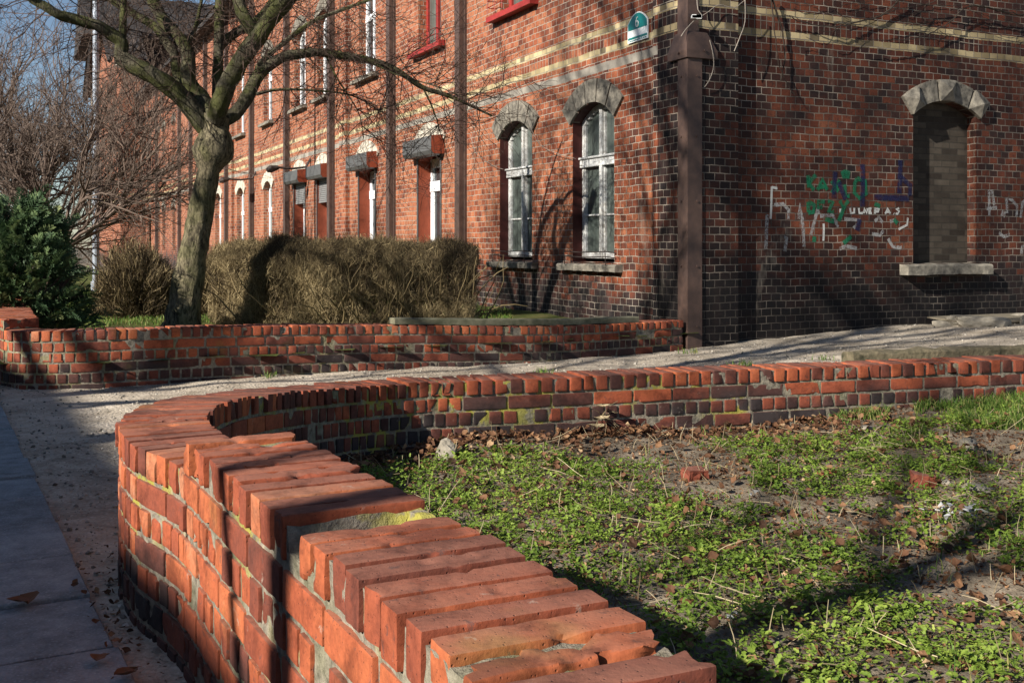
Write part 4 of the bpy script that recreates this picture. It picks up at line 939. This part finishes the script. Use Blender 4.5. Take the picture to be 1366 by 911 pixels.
for s in range(-24,30,3):
    for z in (1,4.4):
        m=MB(); m.box((s-.5,QE+.35,z),(s+.5,QE+.395,z+1.7),fn=opp); m.build('window',M['whitenew'],ob)
# ---------------------------------------------------------------- ground cover
def rotz(a): c,s=np.cos(a),np.sin(a); return c,s
def scatter(mb,tpl,Fc,pos,ang,scale,tilt,tint,mat=0):
    V=tpl[None]*scale[:,None,None]; c,s=np.cos(tilt[:,0]),np.sin(tilt[:,0])
    y=V[:,:,1]*c[:,None]-V[:,:,2]*s[:,None]; z=V[:,:,1]*s[:,None]+V[:,:,2]*c[:,None]; x=V[:,:,0]
    c,s=np.cos(tilt[:,1]),np.sin(tilt[:,1]); x,z=x*c[:,None]+z*s[:,None],-x*s[:,None]+z*c[:,None]
    c,s=np.cos(ang),np.sin(ang); x,y=x*c[:,None]-y*s[:,None],x*s[:,None]+y*c[:,None]
    mb.bulk(np.stack([x,y,z],-1)+pos[:,None,:],Fc,mat,tint)
# weeds
def bedpts(n,x0,x1,y0,y1,dmin=TH+.04):
    x=NR.uniform(x0,x1,n); y=NR.uniform(y0,y1,n); k=(bed_side(x,y)>dmin)&(np.abs((x)/np.maximum(y,.1))<.6); return x[k],y[k]
x,y=bedpts(19000,-1.3,4.6,1.3,8); P=np.stack([x,y,0*x],-1)
dn=fbm(P*1.1+3,51)+.35*fbm(P*3.2,52); dist=bed_side(x,y)
keep=(dn>-.55-.35*sstep(y,3.2,2.0)+.55*sstep(y,5.2,6.3)+.9*sstep(-dist,-.75,-.35)*(y>3.0)+.6*sstep(x,2.1,3.0)*sstep(y,4.6,5.6))&(NR.rand(len(x))<.62)
keep_i=np.nonzero(keep)[0]; x,y=x[keep],y[keep]; z=gbed(x,y)
lt=np.array([(0,0,0),(.35,.28,.06),(.2,.62,.1),(.0,.5,.12),(0,1,0.02),(-.0,.5,.12),(-.2,.62,.1),(-.35,.28,.06)])
lt=np.array([(0,0,0),(.30,.30,.05),(.16,.55,.08),(.22,.82,.0),(0,1,-.03),(-.22,.82,.0),(-.16,.55,.08),(-.30,.30,.05),(0,.5,.0)])
lf=[(0,1,8),(1,2,8),(2,3,8),(3,4,8),(4,5,8),(5,6,8),(6,7,8),(7,0,8)]
wb=MB(); PP=[];AA=[];SS=[];TT=[];TN=[]
for i in range(len(x)):
    hh=rnd.uniform(.012,.06); nl=rnd.randrange(12,22); r0=rnd.uniform(.025,.065); tn=min(1,max(0,rnd.random()*.7+.45*dn[keep_i[i]])); big=1.35 if rnd.random()<.12 else 1
    for j in range(nl):
        a=rnd.uniform(0,6.28); r=r0*rnd.random()**.6
        PP.append((x[i]+math.cos(a)*r,y[i]+math.sin(a)*r,z[i]+hh*rnd.uniform(.15,1.05))); AA.append(a-1.57+rnd.gauss(0,.6)); SS.append(rnd.uniform(.011,.026)*big); TT.append((rnd.gauss(.15,.4),rnd.gauss(0,.35))); TN.append(min(1,max(0,tn*.5+rnd.random()*.5)))
print('weed leaves',len(PP))
scatter(wb,lt,lf,np.array(PP),np.array(AA),np.array(SS),np.array(TT),np.array(TN))
tag(wb.build('weeds',M['weed']),kind='stuff')
# dry leaves
def curled():
    g=[];n=4
    for i in range(5):
        v=i/4
        wd=[.0,.42,.55,.36,0][i]
        for u in (-1,-.35,.35,1): g.append((u*wd*(1+.25*rnd.uniform(-1,1)),v-.5,.30*u*u*wd*rnd.uniform(.6,1.6)+.28*(v-.5)**2*rnd.uniform(.2,2)+rnd.uniform(-.05,.05)))
    f=[(i*4+j,i*4+j+1,i*4+j+5,i*4+j+4) for i in range(4) for j in range(3)]; return np.array(g),f
dl=MB()
def leaves(x,y,zf,s0,s1,ht=.02):
    for v in range(6):
        k=slice(v,None,6); xx,yy=x[k],y[k]; n=len(xx)
        if not n: continue
        t_,f_=curled(); scatter(dl,t_,f_,np.column_stack([xx,yy,zf(xx,yy)+.006+NR.rand(n)*ht]),NR.rand(n)*6.28,NR.uniform(s0,s1,n),NR.normal(0,.5,(n,2)),np.clip(NR.normal(.45,.25,n),0,1))
x,y=bedpts(60000,-1.3,4.6,2.2,8,TH); d=bed_side(x,y)-TH
k=(NR.rand(len(x))<np.clip(.8*np.exp(-(d/.22)**1.5)*(x<2.3)*(y>3.4)+.035+.05*(fbm(np.stack([x,y,0*x],-1)*1.4,61)>.25),0,1)); leaves(x[k],y[k],gbed,.018,.045,.045)
x,y=bedpts(5200,-.8,3.2,1.2,4.2,TH+.02); leaves(x[:420],y[:420],gbed,.025,.05,.02)
x,y=bedpts(90000,-1.3,4.6,1.4,8,TH)
t_=np.array([(-.5,-.3,0),(.5,-.4,.1),(.4,.4,.0),(-.4,.3,.12)]); n=len(x); scatter(dl,t_,[(0,1,2,3)],np.column_stack([x,y,gbed(x,y)+.004]),NR.rand(n)*6.28,NR.uniform(.004,.016,n),NR.normal(0,.5,(n,2)),np.clip(NR.normal(.45,.3,n),0,1))
u=NR.uniform(0,s_b0+1,520)[:230]; tt=-np.abs(NR.normal(0,.07,230))-.01; q=NP.at(u,tt); zf0=lambda x,y:gpath(x,y)+.0
leaves(q[:,0],q[:,1],lambda x,y:np.where(pq(x,y)>0,.032,gpath(x,y)),.008,.024,.010)
tag(dl.build('leaf_litter',M['dryleaf']),kind='stuff')
# straw stalks and twigs
sw=MB(); x,y=bedpts(1500,-1.2,4.2,1.5,6.5,TH+.05)
for i in range(len(x)):
    z0=float(gbed([x[i]],[y[i]])[0]); up=rnd.random()<.55; L=rnd.uniform(.04,.12) if up else rnd.uniform(.06,.22)
    d=(rnd.gauss(0,.25),rnd.gauss(0,.25),1) if up else (rnd.gauss(0,1),rnd.gauss(0,1),.12); sw.tube(wander((x[i],y[i],z0+(.0 if up else .02)),d,L,3,.25),[.0018,.0016,.0014,.001],3,tint=rnd.random(),cap=False)
tag(sw.build('dry_stalks',M['straw']),kind='stuff')
# grass
gb=MB()
def grass(x,y,zf,h0,h1,wd=.0035):
    n=len(x); a=NR.rand(n)*6.28; h=NR.uniform(h0,h1,n); b=np.column_stack([x,y,zf(x,y)-.005]); e=np.column_stack([np.cos(a),np.sin(a),0*a])*wd; l=NR.normal(0,.35,(n,2)); ln=np.column_stack([l,np.ones(n)]); 
    mid=b+ln*(h*.55)[:,None]*[.5,.5,1]; tip=b+ln*h[:,None]*[1.1,1.1,.9]; V=np.stack([b-e,b+e,mid+e*.7,mid-e*.7,tip],1); gb.bulk(V,[(0,1,2,3),(3,2,4)],0,NR.rand(n))
x,y=bedpts(60000,1.6,4.8,4.6,8,TH+.0); dd=fbm(np.stack([x,y,0*x],-1)*1.6,71); k=(dd+1.3*sstep(x,2.2,3.3)+.8*sstep(y,5.2,6.6)>1.25); grass(x[k][:14000],y[k][:14000],gbed,.03,.10)
x,y=bedpts(9000,-1.2,4.4,1.6,7.5,TH+.02); k=fbm(np.stack([x,y,0*x],-1)*3,74)>.35; grass(x[k],y[k],gbed,.03,.09,.0025)
x=NR.uniform(-9,0,60000); y=NR.uniform(8.8,26,60000); k=(far_side(x,y)>TH+.02)&(x/y>-.42)&(fbm(np.stack([x,y,0*x],-1)*.8,72)>-.45); grass(x[k],y[k],glawn,.03,.08,.006)
tag(gb.build('grass',M['grass']),kind='stuff')
# small tufts growing out of the path
tf=MB(); gb=tf
for px,py,n in ((728,497,60),(990,492,50),(920,470,40),(360,500,30),(1100,486,30)):
    Z=(H-.02)*F/(py-328); xx=NR.normal((px-683)/F*Z,.05,n); yy=NR.normal(Z,.05,n); grass(xx,yy,gpath,.03,.09,.004)
tag(tf.build('path_grass',M['grass']),kind='stuff')
# loose stones on the path
ic=[(0,0,1),(.9,0,.1),(.28,.86,.0),(-.72,.53,.1),(-.72,-.53,-.1),(.28,-.86,.05),(0,0,-.9)]; icf=[(0,1,2),(0,2,3),(0,3,4),(0,4,5),(0,5,1),(6,2,1),(6,3,2),(6,4,3),(6,5,4),(6,1,5)]
gs=MB(); x=NR.uniform(-4.5,7,90000); y=NR.uniform(2.0,13.2,90000); k=(bed_side(x,y)<-.0)&(far_side(x,y)<0)&(pq(x,y)<.05)&(loc(x,y)[1]<.08)&(np.abs(x/y)<.52)&(NR.rand(len(x))<np.where(y<6.5,.9,.45)); x,y=x[k],y[k]; n=len(x); sz=.0035+.015*NR.rand(n)**6
T7=np.array(ic)*[1,.8,.6]; scatter(gs,T7,icf,np.column_stack([x,y,gpath(x,y)+sz*.2]),NR.rand(n)*6.28,sz,NR.normal(0,.5,(n,2)),NR.rand(n))
tag(gs.build('gravel',M['stones']),kind='stuff')
# ---------------------------------------------------------------- single small things
def bedat(px,py,z=.03):
    for _ in range(6):
        Z=(H-z)*F/(py-328); X=(px-683)/F*Z; z=float(gbed([X],[Z])[0])
    return X,Z,z
M['frag']=wall_brick('brick_fragment',-.05)
def frag(px,py,sz,rz,label,mat='frag',fl=.55,cat='brick fragment',seed=3):
    X,Z,z=bedat(px,py); L=sz; m=MB(); V,Fc=TB['H']; P=(V-.5)*[L,L*.7,L*fl]; P=P*(1+.18*fbm(P*9/L*.3+seed,seed)[:,None]); P+=(P/np.linalg.norm(P,axis=1)[:,None])*fbm(P*30+seed,seed+5)[:,None]*.006
    m.add(P,Fc,0,.75); o=m.build(cat.replace(' ','_'),M[mat],None,False); o.location=(X,Z,z+L*fl*.4); o.rotation_euler=(rnd.uniform(-.15,.15),rnd.uniform(-.15,.15),rz); tag(o,label,cat)
frag(927,640,.105,.4,'broken orange brick lump in the middle of the weeds',seed=2)
frag(1232,650,.10,-.2,'square brick piece among the weeds at right',seed=7)
frag(1103,626,.07,.2,'small thin brick chip behind the weeds',seed=9,fl=.3)
for px,py,sz,lb,sd,fl in ((596,612,.085,'upright grey stone among dry leaves by the wall',5,1.2),(1155,573,.09,'flat pale stone at the foot of the wall',6,.35),(1290,598,.10,'pale grey stone beside the grass at right',8,.6),(1305,650,.13,'flat grey slab piece lying in the weeds at right',10,.22),(1262,645,.04,'small dark stone left of the flat grey slab',12,.6)):
    X,Z,z=bedat(px,py); rock('rock',(X,Z,z+sz*fl*.3),sz*.6,M['rock'],lb,'stone',sd,None,fl)
# white litter
for px,py,n,lb in ((1275,690,26,'shredded white plastic litter among the weeds at right'),(976,830,3,'crumpled white scrap in the near weeds'),(1005,668,2,'tiny white scrap in the middle weeds')):
    X,Z,z=bedat(px,py); m=MB()
    for i in range(n):
        c=np.array([rnd.gauss(0,.06 if n>5 else .012),rnd.gauss(0,.05 if n>5 else .012),.02+rnd.random()*.03]); a=NR.normal(0,.014,(4,3)); a[:,2]*=.5; m.add(c+a,[(0,1,2),(0,2,3)])
    o=m.build('litter',M['litter']); o.location=(X,Z,z); tag(o,lb,'litter')
# fallen leaves on the pavement
for px,py,sz,lb in ((32,808,.085,'largest brown leaf on the pavement slabs'),(133,885,.05,'curled reddish leaf on the pavement near the wall'),(155,862,.03,'small orange leaf on the pavement by the wall base'),(168,905,.06,'pale brown leaf at the foot of the near wall')):
    Z=(H-.03)*F/(py-328); m=MB(); t_,f_=curled(); m.add(t_*sz,f_,0,rnd.uniform(.4,.8)); o=m.build('fallen_leaf',M['dryleaf']); o.location=((px-683)/F*Z,Z,.045); o.rotation_euler=(0,0,rnd.uniform(0,6)); tag(o,lb,'leaf')
# dead plant tuft in the back wall joint
X,Z,z=bedat(805,592); m=MB()
for i in range(16): m.tube(wander((0,0,.10),(rnd.gauss(0,.6),-.7,rnd.uniform(-.3,.9)),rnd.uniform(.1,.22),5,.6,-.9),np.linspace(.003,.001,6),3,tint=rnd.random()*.5)
for i in range(3):
    t_,f_=curled(); m.add(t_*.09+[rnd.gauss(0,.03),-.08,.1+rnd.gauss(0,.03)],f_,0,.7)
o=m.build('dead_plant',M['straw']); o.location=(X,Z+.16,z); tag(o,'withered plant tuft growing from the back wall joint','plant')
